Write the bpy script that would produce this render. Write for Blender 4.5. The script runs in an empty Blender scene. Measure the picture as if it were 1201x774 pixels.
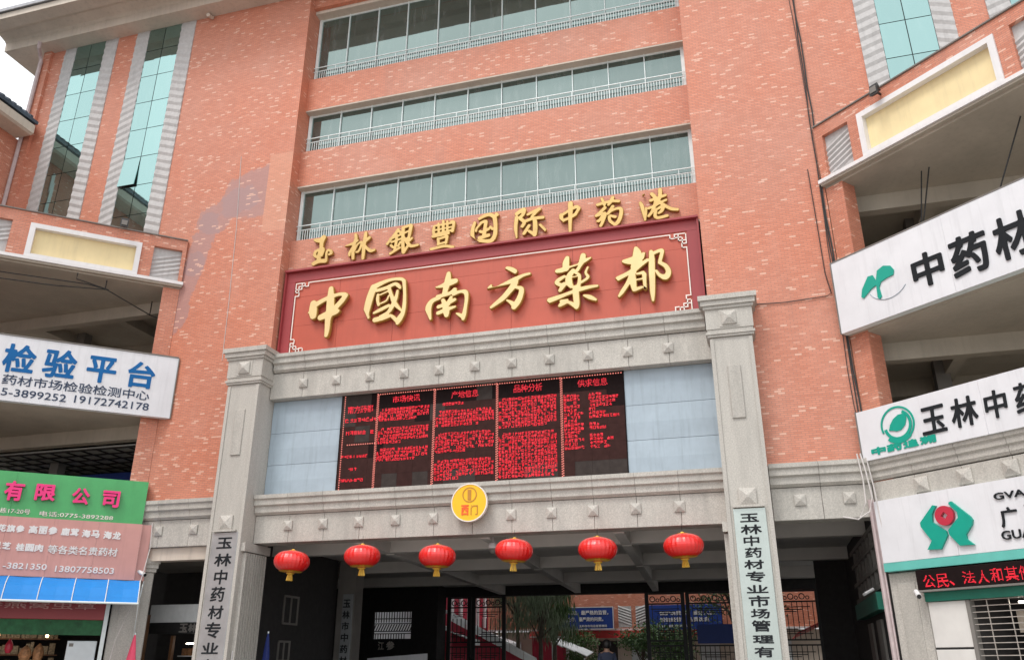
import bpy, math, random
import numpy as np
from mathutils import Vector, Matrix

# ------------------------------------------------------------------ camera, sky, sun, exposure
sc = bpy.context.scene
COL = sc.collection
D_ = 20.0
PITCH = math.atan(393 / 975.0); YAW = math.radians(16)
cam = bpy.data.cameras.new('camera'); cam.sensor_width = 36; cam.lens = 975 / 1201 * 36
cam.clip_start = 0.1; cam.clip_end = 600
camo = bpy.data.objects.new('camera', cam); COL.objects.link(camo)
camo.location = (0, -D_, 1.6); camo.rotation_euler = (math.pi / 2 + PITCH, 0, YAW)
sc.camera = camo

SUN_EL = math.radians(58); SUN_AZ = math.radians(205)     # azimuth clockwise from +Y : from behind the camera, left
w = bpy.data.worlds.new('World'); sc.world = w; w.use_nodes = True
nt = w.node_tree; nt.nodes.clear()
sky = nt.nodes.new('ShaderNodeTexSky'); sky.sky_type = 'NISHITA'; sky.sun_disc = False
sky.sun_elevation = SUN_EL; sky.sun_rotation = SUN_AZ; sky.dust_density = 4; sky.air_density = 1.2
hs = nt.nodes.new('ShaderNodeHueSaturation'); hs.inputs['Saturation'].default_value = .12
mixw = nt.nodes.new('ShaderNodeMixRGB'); mixw.inputs[0].default_value = .72      # cloud layer: even white over the clear-sky gradient
mixw.inputs[2].default_value = (7.8, 8.0, 8.2, 1)
bg = nt.nodes.new('ShaderNodeBackground'); bg.inputs['Strength'].default_value = .15
ow = nt.nodes.new('ShaderNodeOutputWorld')
nt.links.new(sky.outputs[0], hs.inputs['Color']); nt.links.new(hs.outputs[0], mixw.inputs[1])
nt.links.new(mixw.outputs[0], bg.inputs[0]); nt.links.new(bg.outputs[0], ow.inputs[0])
sd = bpy.data.lights.new('sun', 'SUN'); sd.energy = 1.2; sd.angle = math.radians(18); sd.color = (1, .96, .9)
so = bpy.data.objects.new('sun', sd); COL.objects.link(so)
dirv = Vector((math.sin(SUN_AZ) * math.cos(SUN_EL), math.cos(SUN_AZ) * math.cos(SUN_EL), math.sin(SUN_EL)))
so.rotation_euler = dirv.to_track_quat('Z', 'Y').to_euler(); so.location = (0, -20, 60)
sc.view_settings.view_transform = 'Standard'; sc.view_settings.look = 'None'
sc.view_settings.exposure = 0.42; sc.view_settings.gamma = 1

random.seed(7)
rnd = random.Random(11)

# ------------------------------------------------------------------ materials
def new_mat(name):
    m = bpy.data.materials.new(name); m.use_nodes = True
    nt = m.node_tree; b = nt.nodes['Principled BSDF']
    return m, nt, b

def N(nt, typ, **kw):
    n = nt.nodes.new(typ)
    for k, v in kw.items():
        setattr(n, k, v)
    return n

def math_(nt, op, a, b=None, clamp=False):
    n = nt.nodes.new('ShaderNodeMath'); n.operation = op; n.use_clamp = clamp
    for i, v in enumerate((a, b)):
        if v is None: continue
        if hasattr(v, 'links'): nt.links.new(v, n.inputs[i])
        else: n.inputs[i].default_value = v
    return n.outputs[0]

def mix(nt, fac, c1, c2, mode='MIX'):
    n = nt.nodes.new('ShaderNodeMixRGB'); n.blend_type = mode
    for i, v in enumerate((fac, c1, c2)):
        if hasattr(v, 'links'): nt.links.new(v, n.inputs[i])
        elif i == 0: n.inputs[0].default_value = v
        else: n.inputs[i].default_value = (*v, 1) if len(v) == 3 else v
    return n.outputs[0]

def ramp(nt, src, stops):
    n = nt.nodes.new('ShaderNodeValToRGB'); e = n.color_ramp.elements
    while len(e) < len(stops): e.new(.5)
    for i, (p, c) in enumerate(stops):
        e[i].position = p; e[i].color = (c, c, c, 1) if not hasattr(c, '__len__') else (*c, 1)
    nt.links.new(src, n.inputs[0]); return n.outputs[0]

def noise(nt, vec, scale, detail=4, rough=.6, dist=0):
    n = nt.nodes.new('ShaderNodeTexNoise'); n.inputs['Scale'].default_value = scale
    n.inputs['Detail'].default_value = detail; n.inputs['Roughness'].default_value = rough
    n.inputs['Distortion'].default_value = dist
    if vec is not None: nt.links.new(vec, n.inputs['Vector'])
    return n.outputs['Fac']

def objco(nt):
    return nt.nodes.new('ShaderNodeTexCoord').outputs['Object']

def scaled(nt, vec, s):
    n = nt.nodes.new('ShaderNodeMapping'); n.inputs['Scale'].default_value = s
    nt.links.new(vec, n.inputs['Vector']); return n.outputs[0]

def bump(nt, b, h, strength=.3, dist=.02):
    n = nt.nodes.new('ShaderNodeBump'); n.inputs['Strength'].default_value = strength
    n.inputs['Distance'].default_value = dist
    nt.links.new(h, n.inputs['Height']); nt.links.new(n.outputs[0], b.inputs['Normal'])

def plain(name, col, rough=.6, metal=0, var=.12, vs=6, bumps=0, spec=.5, streak=0):
    """painted / plain surface with mild mottling and optional vertical rain streaks"""
    m, nt, b = new_mat(name)
    oc = objco(nt)
    f = noise(nt, oc, vs, 5)
    f2 = noise(nt, oc, vs * .23, 3)
    lo = tuple(c * (1 - var) for c in col); hi = tuple(min(1, c * (1 + var)) for c in col)
    c = mix(nt, ramp(nt, f, [(.3, 0), (.7, 1)]), lo, hi)
    c = mix(nt, math_(nt, 'MULTIPLY', ramp(nt, f2, [(.45, 0), (.75, 1)]), .35), c, tuple(x * .72 for x in col))
    if streak:
        st = noise(nt, scaled(nt, oc, (5, 5, .35)), 1.6, 6, .7)
        c = mix(nt, math_(nt, 'MULTIPLY', ramp(nt, st, [(.5, 0), (.72, 1)]), streak), c, tuple(x * .45 for x in col))
    nt.links.new(c, b.inputs['Base Color'])
    b.inputs['Roughness'].default_value = rough; b.inputs['Metallic'].default_value = metal
    b.inputs['Specular IOR Level'].default_value = spec
    if bumps: bump(nt, b, noise(nt, oc, 60, 3), bumps, .01)
    return m

def emis(name, col, strength):
    m, nt, b = new_mat(name)
    b.inputs['Base Color'].default_value = (*[c * .2 for c in col], 1)
    b.inputs['Emission Color'].default_value = (*col, 1); b.inputs['Emission Strength'].default_value = strength
    return m

def brick_mat(name, ca, cb, fleck=(.74, .45, .34), patch=False, fl=.94):
    m, nt, b = new_mat(name)
    oc = objco(nt)
    sp = N(nt, 'ShaderNodeSeparateXYZ'); nt.links.new(oc, sp.inputs[0])
    u = math_(nt, 'ADD', sp.outputs[0], sp.outputs[1])
    cb_ = N(nt, 'ShaderNodeCombineXYZ'); nt.links.new(u, cb_.inputs[0]); nt.links.new(sp.outputs[2], cb_.inputs[1])
    def bt(c1, c2, mo, ms=.006, w=.165, h=.052):
        n = N(nt, 'ShaderNodeTexBrick'); nt.links.new(cb_.outputs[0], n.inputs['Vector'])
        n.inputs['Scale'].default_value = 1; n.inputs['Brick Width'].default_value = w; n.inputs['Row Height'].default_value = h
        n.inputs['Mortar Size'].default_value = ms; n.inputs['Mortar Smooth'].default_value = .3
        n.inputs['Color1'].default_value = (*c1, 1); n.inputs['Color2'].default_value = (*c2, 1); n.inputs['Mortar'].default_value = (*mo, 1)
        return n
    base = bt(ca, cb, tuple(x * .62 + .07 for x in ca), .008)
    rn = bt((0, 0, 0), (1, 1, 1), (0, 0, 0), .004)
    clump = noise(nt, oc, .55, 3)
    sel = math_(nt, 'ADD', rn.outputs['Color'], math_(nt, 'MULTIPLY', math_(nt, 'SUBTRACT', clump, .5), .12))
    selr = ramp(nt, sel, [(fl, 0), (fl + .02, 1)])
    c = base.outputs['Color']
    big = noise(nt, oc, .22, 4, .6)
    c = mix(nt, ramp(nt, big, [(.35, 0), (.65, 1)]), c, mix(nt, 1, c, (1.06, .86, .74), 'MULTIPLY'))
    pale = noise(nt, oc, .6, 5, .65)
    c = mix(nt, math_(nt, 'MULTIPLY', ramp(nt, pale, [(.52, 0), (.78, 1)]), .35), c, (.66, .36, .28))
    if patch:   # replaced greyish tiles: a band that climbs and bends over the wall left of the bay
        px = math_(nt, 'ADD', sp.outputs[0], 0.0); pz = sp.outputs[2]
        wob = math_(nt, 'MULTIPLY', math_(nt, 'SUBTRACT', noise(nt, oc, 1.1, 4), .5), 1.3)
        for (x0, z0, x1, z1, hw) in PATCHES:
            dx, dz = x1 - x0, z1 - z0; L2 = dx * dx + dz * dz
            ax = math_(nt, 'SUBTRACT', px, x0); az = math_(nt, 'SUBTRACT', pz, z0)
            t = math_(nt, 'DIVIDE', math_(nt, 'ADD', math_(nt, 'MULTIPLY', ax, dx), math_(nt, 'MULTIPLY', az, dz)), L2, True)
            ex = math_(nt, 'SUBTRACT', ax, math_(nt, 'MULTIPLY', t, dx)); ez = math_(nt, 'SUBTRACT', az, math_(nt, 'MULTIPLY', t, dz))
            d = math_(nt, 'SQRT', math_(nt, 'ADD', math_(nt, 'MULTIPLY', ex, ex), math_(nt, 'MULTIPLY', ez, ez)))
            d = math_(nt, 'ADD', d, wob)
            k = math_(nt, 'MULTIPLY', ramp(nt, math_(nt, 'DIVIDE', d, hw * 2), [(.47, 1), (.53, 0)]), math_(nt, 'LESS_THAN', px, PEACH[0]))
            c = mix(nt, math_(nt, 'MULTIPLY', k, .62), c, (.36, .235, .235))
    if patch:   # rectangle of newer, peach tiles beside the bay
        xx = sp.outputs[0]; zz = sp.outputs[2]
        k = math_(nt, 'MULTIPLY', math_(nt, 'MULTIPLY', math_(nt, 'GREATER_THAN', xx, PEACH[0]), math_(nt, 'LESS_THAN', xx, PEACH[1])), math_(nt, 'MULTIPLY', math_(nt, 'GREATER_THAN', zz, PEACH[2]), math_(nt, 'LESS_THAN', zz, PEACH[3])))
        c = mix(nt, math_(nt, 'MULTIPLY', k, .32), c, (.72, .40, .27))
    st = noise(nt, scaled(nt, oc, (2.2, 2.2, .16)), 1.5, 6, .65)
    c = mix(nt, math_(nt, 'MULTIPLY', ramp(nt, st, [(.55, 0), (.8, 1)]), .30), c, (.34, .18, .14))
    c = mix(nt, math_(nt, 'MULTIPLY', selr, .8), c, fleck)
    nt.links.new(c, b.inputs['Base Color']); b.inputs['Roughness'].default_value = .55
    inv = math_(nt, 'SUBTRACT', 1, base.outputs['Fac'])
    bump(nt, b, inv, .35, .008)
    return m

def granite_mat(name, col, dark=.35, sc_=34):
    m, nt, b = new_mat(name)
    oc = objco(nt)
    v = noise(nt, oc, sc_, 3, .8); v2 = noise(nt, oc, sc_ * 2.3, 2, .9)
    c = mix(nt, ramp(nt, v, [(.36, 0), (.64, 1)]), tuple(x * .80 for x in col), tuple(min(1, x * 1.18) for x in col))
    c = mix(nt, math_(nt, 'MULTIPLY', ramp(nt, v2, [(.58, 0), (.68, 1)]), .55), c, tuple(x * .45 for x in col))
    st = noise(nt, scaled(nt, oc, (1.8, 1.8, .3)), 1.4, 7, .7)
    c = mix(nt, math_(nt, 'MULTIPLY', ramp(nt, st, [(.45, 0), (.8, 1)]), dark), c, tuple(x * .42 for x in col))
    oi = N(nt, 'ShaderNodeObjectInfo')
    c = mix(nt, math_(nt, 'MULTIPLY', oi.outputs['Random'], .28), c, tuple(x * .6 for x in col))
    nt.links.new(c, b.inputs['Base Color']); b.inputs['Roughness'].default_value = .62
    bump(nt, b, v2, .12, .004)
    return m

def glass_mat(name, tint, body, refl=.5, wob=.02):
    """coated facade glass: tinted mirror over a dark body"""
    m, nt, b = new_mat(name)
    out = nt.nodes['Material Output']
    oc = objco(nt)
    gl = N(nt, 'ShaderNodeBsdfGlossy'); gl.inputs['Roughness'].default_value = .03
    gl.inputs['Color'].default_value = (*tint, 1)
    oi = N(nt, 'ShaderNodeObjectInfo')
    bp = N(nt, 'ShaderNodeBump'); bp.inputs['Strength'].default_value = wob; bp.inputs['Distance'].default_value = .4
    nt.links.new(noise(nt, oc, .8, 2), bp.inputs['Height']); nt.links.new(bp.outputs[0], gl.inputs['Normal'])
    nt.links.new(mix(nt, math_(nt, 'MULTIPLY', oi.outputs['Random'], .30), tint, tuple(x * .55 for x in tint)), gl.inputs['Color'])
    b.inputs['Roughness'].default_value = .5
    c = mix(nt, oi.outputs['Random'], body, tuple(x * .65 for x in body))
    dust = noise(nt, scaled(nt, oc, (3, 3, .5)), 2, 5)
    c = mix(nt, math_(nt, 'MULTIPLY', ramp(nt, dust, [(.5, 0), (.8, 1)]), .4), c, (.3, .32, .32))
    nt.links.new(c, b.inputs['Base Color'])
    fr = N(nt, 'ShaderNodeFresnel'); fr.inputs['IOR'].default_value = 1.6
    k = math_(nt, 'ADD', fr.outputs[0], refl, True)
    ms = N(nt, 'ShaderNodeMixShader'); nt.links.new(k, ms.inputs[0]); nt.links.new(b.outputs[0], ms.inputs[1]); nt.links.new(gl.outputs[0], ms.inputs[2])
    nt.links.new(ms.outputs[0], out.inputs['Surface'])
    return m

PATCHES = [(x0 + 6.8, z0, x1 + 6.8, z1, w_) for x0, z0, x1, z1, w_ in ((-13.2, 16.1, -14.7, 15.6, .85), (-14.7, 15.5, -15.9, 14.9, .5), (-15.9, 14.8, -16.2, 13.4, .38), (-16.2, 13.4, -16.8, 11.3, .36))]
PEACH = (-13.93 + 6.8, -13.1 + 6.8, 14.2, 17.05)
M = {}
M['brick'] = brick_mat('brick_tile', (.548, .208, .130), (.652, .280, .188), patch=True)
M['brick_w'] = brick_mat('brick_tile_wing', (.515, .19, .115), (.625, .27, .18), fl=.94)
M['granite'] = granite_mat('granite', (.52, .49, .445), .55)
M['granite_p'] = granite_mat('granite_pillar', (.53, .50, .455), .45)
M['chevron'] = plain('chevron_stone', (.49, .475, .47), .75, var=.1, vs=9, bumps=.2, streak=.25)
M['glass'] = glass_mat('band_glass', (.34, .43, .41), (.03, .055, .048), .42, .004)
M['glass_s'] = glass_mat('strip_glass', (.42, .64, .62), (.03, .07, .065), .66, .004)
M['white_metal'] = plain('white_metal', (.78, .84, .84), .4, var=.06)
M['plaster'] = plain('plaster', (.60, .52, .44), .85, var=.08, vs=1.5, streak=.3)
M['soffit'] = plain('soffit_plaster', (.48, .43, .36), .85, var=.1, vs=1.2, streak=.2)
M['conc_dark'] = plain('dark_concrete', (.20, .185, .17), .9, var=.2, vs=1)
M['ceil'] = plain('passage_ceiling', (.66, .63, .60), .8, var=.08, vs=1)
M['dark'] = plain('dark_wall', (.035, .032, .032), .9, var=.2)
M['black'] = plain('black_metal', (.02, .02, .02), .5, var=.2)
M['whitepaint'] = plain('white_paint', (.78, .76, .76), .6, var=.04, vs=2, streak=.15)
M['yellow'] = plain('pale_yellow', (.82, .67, .38), .65, var=.07, vs=1.5, streak=.16)
M['signred'] = plain('sign_red', (.50, .095, .055), .42, var=.07, vs=1.2, streak=.18)
M['signmar'] = plain('sign_maroon', (.34, .045, .05), .45, var=.06, vs=1.5, streak=.1)
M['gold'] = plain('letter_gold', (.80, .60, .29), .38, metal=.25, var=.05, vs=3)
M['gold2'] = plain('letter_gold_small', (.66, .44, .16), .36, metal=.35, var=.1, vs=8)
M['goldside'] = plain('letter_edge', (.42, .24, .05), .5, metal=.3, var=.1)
M['cream'] = plain('line_cream', (.85, .78, .72), .5, var=.03)
M['signwhite'] = plain('sign_white', (.74, .74, .77), .35, var=.05, vs=1.6, streak=.2)
M['ink'] = plain('letter_ink', (.02, .022, .025), .75, var=.1, spec=.12)
M['blue_l'] = plain('letter_blue', (.015, .13, .36), .7, var=.12, vs=1.3, spec=.15)
M['navy'] = plain('letter_slate', (.03, .05, .10), .75, var=.1)
M['green_sign'] = plain('sign_green', (.075, .40, .13), .4, var=.1, vs=1.5, streak=.15)
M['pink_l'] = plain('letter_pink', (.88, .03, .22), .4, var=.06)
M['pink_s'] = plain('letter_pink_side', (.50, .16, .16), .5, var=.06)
M['pinkpanel'] = plain('sign_rose', (.60, .30, .27), .5, var=.07, vs=1.5, streak=.18)
M['awning'] = plain('awning_blue', (.006, .24, .70), .6, var=.08, vs=1.5, streak=.1)
M['teal'] = plain('logo_green', (.0, .34, .25), .4, var=.04)
M['teal2'] = plain('trim_teal', (.13, .50, .44), .4, var=.1, vs=2)
M['dgreen'] = plain('fascia_green', (.01, .16, .11), .4, var=.1)
M['coinred'] = plain('logo_red', (.52, .03, .06), .4, var=.04)
M['disc'] = plain('disc_yellow', (.93, .52, .01), .45, var=.05, vs=2)
M['discred'] = plain('disc_red', (.85, .12, .02), .5, var=.05)
M['discbrown'] = plain('disc_brown', (.50, .22, .03), .5, var=.05)
M['coping'] = plain('coping_grey', (.42, .42, .44), .8, var=.15)
M['lantern'] = plain('lantern_red', (.80, .010, .008), .28, var=.05)
_b = M['lantern'].node_tree.nodes['Principled BSDF']; _b.inputs['Coat Weight'].default_value = 1.0; _b.inputs['Coat Roughness'].default_value = .28
M['trimgold'] = plain('lantern_gold', (.80, .50, .08), .4, metal=.3, var=.1, vs=30)
M['bluegrey'] = plain('louvre_bluegrey', (.38, .455, .52), .5, var=.10, vs=1.4, streak=.30)
M['screen'] = plain('screen_black', (.045, .020, .018), .8, spec=.1, var=.2)
M['screen2'] = plain('screen_grey', (.05, .04, .037), .8, spec=.1, var=.2)
M['screenk'] = plain('screen_darkest', (.014, .008, .008), .8, spec=.1, var=.2)
M['led'] = emis('led_red', (1, .025, .05), .85)
M['led2'] = emis('led_pale', (1, .28, .22), .75)
M['steel'] = plain('plaque_steel', (.47, .52, .49), .22, metal=.55, var=.06, vs=2)
M['steel_d'] = plain('plaque_steel_dark', (.42, .44, .45), .25, metal=.35, var=.2, vs=1.2)
M['cable'] = plain('cable_black', (.03, .03, .03), .6)
M['cable_w'] = plain('cable_white', (.60, .56, .54), .6)
M['pipe'] = plain('pipe_pink', (.52, .42, .42), .5, streak=.2)
M['wood'] = plain('brown_wood', (.17, .075, .03), .55, var=.2, vs=5)
M['tile'] = plain('roof_tile', (.06, .08, .11), .5, var=.3, vs=3)
M['asphalt'] = plain('asphalt', (.05, .05, .05), .9, var=.15, vs=3)
M['concrete'] = plain('concrete_paving', (.33, .32, .30), .85, var=.12, vs=1)
M['paving'] = plain('paving', (.28, .26, .24), .8, var=.1, vs=2)
M['leaf'] = plain('foliage', (.085, .16, .05), .6, var=.45, vs=2.2)
M['leaf2'] = plain('foliage_grey', (.17, .22, .13), .6, var=.4, vs=2.2)
M['bark'] = plain('bark', (.10, .08, .06), .9, var=.3, vs=8)
M['banner'] = plain('banner_blue', (.012, .045, .25), .5, var=.08)
M['redstrip'] = plain('red_fascia', (.62, .05, .05), .5, var=.08)
M['redwall'] = plain('crimson_panel', (.42, .02, .05), .6, var=.12)
M['canvas'] = plain('white_canvas', (.80, .82, .82), .7, var=.06, streak=.15)
M['parasol'] = plain('parasol_pink', (.80, .08, .16), .6, var=.05)
M['shadegreen'] = plain('shaded_green_board', (.02, .11, .04), .7, var=.35, vs=7)  # green darkened in the colour to stand for shade under the awning
M['hung'] = plain('ceiling_board', (.42, .43, .41), .9, var=.15)
M['bluecloth'] = plain('parasol_blue', (.012, .025, .15), .5, var=.1)
M['skin'] = plain('skin', (.42, .25, .18), .55, var=.04)
M['hair'] = plain('hair', (.012, .010, .010), .5)
M['shirt'] = plain('dark_shirt', (.04, .05, .09), .8)
M['tube'] = emis('lit_tube', (1, .92, .78), 9)
M['bulb'] = emis('lit_warm_bulb', (1, .62, .28), 14)
M['warm'] = plain('packaged_goods', (.42, .20, .09), .6, var=.5, vs=14)
M['goods'] = plain('packaged_goods_mixed', (.30, .24, .16), .6, var=.6, vs=20)
M['cabinet'] = plain('white_cabinet', (.62, .66, .68), .35, var=.04)
M['walltile'] = plain('white_wall_panel', (.72, .70, .67), .3, var=.03)
M['shutter'] = plain('grille_metal', (.52, .50, .46), .35, metal=.4)

# ------------------------------------------------------------------ mesh helpers
class MB:
    def __init__(s): s.v = []; s.f = []; s.m = []
    def add(s, vs, fs, mi=0):
        o = len(s.v); s.v += [tuple(p) for p in vs]; s.f += [tuple(i + o for i in f) for f in fs]; s.m += [mi] * len(fs); return s
    def box(s, x0, x1, y0, y1, z0, z1, mi=0):
        return s.add([(x0, y0, z0), (x1, y0, z0), (x1, y1, z0), (x0, y1, z0), (x0, y0, z1), (x1, y0, z1), (x1, y1, z1), (x0, y1, z1)],
                     [(0, 3, 2, 1), (4, 5, 6, 7), (0, 1, 5, 4), (1, 2, 6, 5), (2, 3, 7, 6), (3, 0, 4, 7)], mi)
    def bevbox(s, x0, x1, y0, y1, z0, z1, b=.01, mi=0):
        # front (y0) edges chamfered
        vs = [(x0, y1, z0), (x1, y1, z0), (x1, y1, z1), (x0, y1, z1), (x0, y0 + b, z0), (x1, y0 + b, z0), (x1, y0 + b, z1), (x0, y0 + b, z1),
              (x0 + b, y0, z0 + b), (x1 - b, y0, z0 + b), (x1 - b, y0, z1 - b), (x0 + b, y0, z1 - b)]
        fs = [(3, 2, 1, 0), (0, 1, 5, 4), (1, 2, 6, 5), (2, 3, 7, 6), (3, 0, 4, 7), (4, 5, 9, 8), (5, 6, 10, 9), (6, 7, 11, 10), (7, 4, 8, 11), (8, 9, 10, 11)]
        return s.add(vs, fs, mi)
    def prof_x(s, pts, x0, x1, mi=0):     # polygon in (y,z) extruded along x
        n = len(pts)
        vs = [(x0, y, z) for y, z in pts] + [(x1, y, z) for y, z in pts]
        fs = [tuple(range(n))[::-1], tuple(range(n, 2 * n))] + [(i, (i + 1) % n, n + (i + 1) % n, n + i) for i in range(n)]
        return s.add(vs, fs, mi)
    def prof_y(s, pts, y0, y1, mi=0):     # polygon in (x,z) extruded along y
        n = len(pts)
        vs = [(x, y0, z) for x, z in pts] + [(x, y1, z) for x, z in pts]
        fs = [tuple(range(n)), tuple(range(n, 2 * n))[::-1]] + [(i, n + i, n + (i + 1) % n, (i + 1) % n) for i in range(n)]
        return s.add(vs, fs, mi)
    def prof_z(s, pts, z0, z1, mi=0):
        n = len(pts)
        vs = [(x, y, z0) for x, y in pts] + [(x, y, z1) for x, y in pts]
        fs = [tuple(range(n))[::-1], tuple(range(n, 2 * n))] + [(i, (i + 1) % n, n + (i + 1) % n, n + i) for i in range(n)]
        return s.add(vs, fs, mi)
    def tube(s, pts, r, n=6, mi=0):
        pts = [Vector(p) for p in pts]; rs = r if hasattr(r, '__len__') else [r] * len(pts)
        ring = []; up = Vector((0.03, 0.02, 1))
        for i, p in enumerate(pts):
            d = (pts[min(i + 1, len(pts) - 1)] - pts[max(i - 1, 0)]).normalized()
            a = d.cross(up) if abs(d.dot(up.normalized())) < .95 else d.cross(Vector((1, 0.1, 0)))
            a.normalize(); b = d.cross(a)
            ring.append([tuple(p + (a * math.cos(2 * math.pi * k / n) + b * math.sin(2 * math.pi * k / n)) * rs[i]) for k in range(n)])
        vs = [q for rr in ring for q in rr]; fs = []
        for i in range(len(pts) - 1):
            for k in range(n):
                k2 = (k + 1) % n; fs.append((i * n + k, i * n + k2, (i + 1) * n + k2, (i + 1) * n + k))
        fs.append(tuple(range(n))[::-1]); fs.append(tuple(range((len(pts) - 1) * n, len(pts) * n)))
        return s.add(vs, fs, mi)
    def pyramid(s, x, z, y, a, b, d, mi=0):   # stud: square base a at wall plane y, top b, protruding d
        vs = [(x - a, y, z - a), (x + a, y, z - a), (x + a, y, z + a), (x - a, y, z + a), (x - a, y - d * .45, z - a), (x + a, y - d * .45, z - a), (x + a, y - d * .45, z + a), (x - a, y - d * .45, z + a),
              (x - b, y - d, z - b), (x + b, y - d, z - b), (x + b, y - d, z + b), (x - b, y - d, z + b)]
        fs = [(0, 1, 5, 4), (1, 2, 6, 5), (2, 3, 7, 6), (3, 0, 4, 7), (4, 5, 9, 8), (5, 6, 10, 9), (6, 7, 11, 10), (7, 4, 8, 11), (8, 9, 10, 11)]
        return s.add(vs, fs, mi)
    def lathe(s, prof, cx, cy, n=24, mi=0, rib=0):
        vs = []; fs = []
        for i, (r, z) in enumerate(prof):
            for k in range(n):
                a = 2 * math.pi * k / n; rr = r * (1 - (rib if k % 2 else 0))
                vs.append((cx + rr * math.cos(a), cy + rr * math.sin(a), z))
        for i in range(len(prof) - 1):
            for k in range(n):
                k2 = (k + 1) % n; fs.append((i * n + k, i * n + k2, (i + 1) * n + k2, (i + 1) * n + k))
        fs.append(tuple(range(n))[::-1]); fs.append(tuple(range((len(prof) - 1) * n, len(prof) * n)))
        return s.add(vs, fs, mi)

class Frame:
    def __init__(s, o=(0, 0), deg=0):
        s.o = o; s.a = math.radians(deg)
    def w(s, p):
        c, n = math.cos(s.a), math.sin(s.a)
        return (s.o[0] + p[0] * c - p[1] * n, s.o[1] + p[0] * n + p[1] * c, p[2])
    def inv(s, x, y):
        c, n = math.cos(s.a), math.sin(s.a); dx, dy = x - s.o[0], y - s.o[1]
        return (dx * c + dy * n, -dx * n + dy * c)
FW = Frame(); FL = Frame((-16.6, 0), 41); FR = Frame((2.65, 0), -41)

class T_:
    pass
def thing(name, label, cat, base=(0, 0, 0), frame=FW, group=None):
    o = bpy.data.objects.new(name, None); COL.objects.link(o); o.empty_display_size = .3
    o.location = frame.w(base); o.rotation_euler = (0, 0, frame.a)
    o['label'] = label; o['category'] = cat
    if group: o['group'] = group
    t = T_(); t.o = o; t.base = base; t.frame = frame; return t
def mesh_of(name, mb, mats, base, smooth=False):
    me = bpy.data.meshes.new(name)
    bx, by, bz = base
    me.from_pydata([(x - bx, y - by, z - bz) for x, y, z in mb.v], [], mb.f)
    for m in (mats if isinstance(mats, (list, tuple)) else [mats]): me.materials.append(M[m] if isinstance(m, str) else m)
    if any(mb.m): me.polygons.foreach_set('material_index', mb.m)
    if smooth: me.polygons.foreach_set('use_smooth', [True] * len(me.polygons))
    me.update(); return me
def part(name, mb, mats, t, parent=None, smooth=False, stuff=False, label=None):
    o = bpy.data.objects.new(name, mesh_of(name, mb, mats, t.base, smooth)); COL.objects.link(o)
    o.parent = parent if parent is not None else t.o
    if stuff: o['kind'] = 'stuff'
    if label: o['label'] = label
    return o
def solo(name, label, cat, mb, mats, base=(0, 0, 0), frame=FW, group=None, smooth=False, kind=None):
    o = bpy.data.objects.new(name, mesh_of(name, mb, mats, base, smooth)); COL.objects.link(o)
    o.location = frame.w(base); o.rotation_euler = (0, 0, frame.a)
    if kind: o['kind'] = kind
    if label: o['label'] = label
    if cat: o['category'] = cat
    if group: o['group'] = group
    return o
def struct(name, mb, mats): return solo(name, None, None, mb, mats, kind='structure')
def clone(o, loc, parent):      # shares mesh data
    c = o.copy(); COL.objects.link(c); c.parent = parent; c.location = loc; return c

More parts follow.
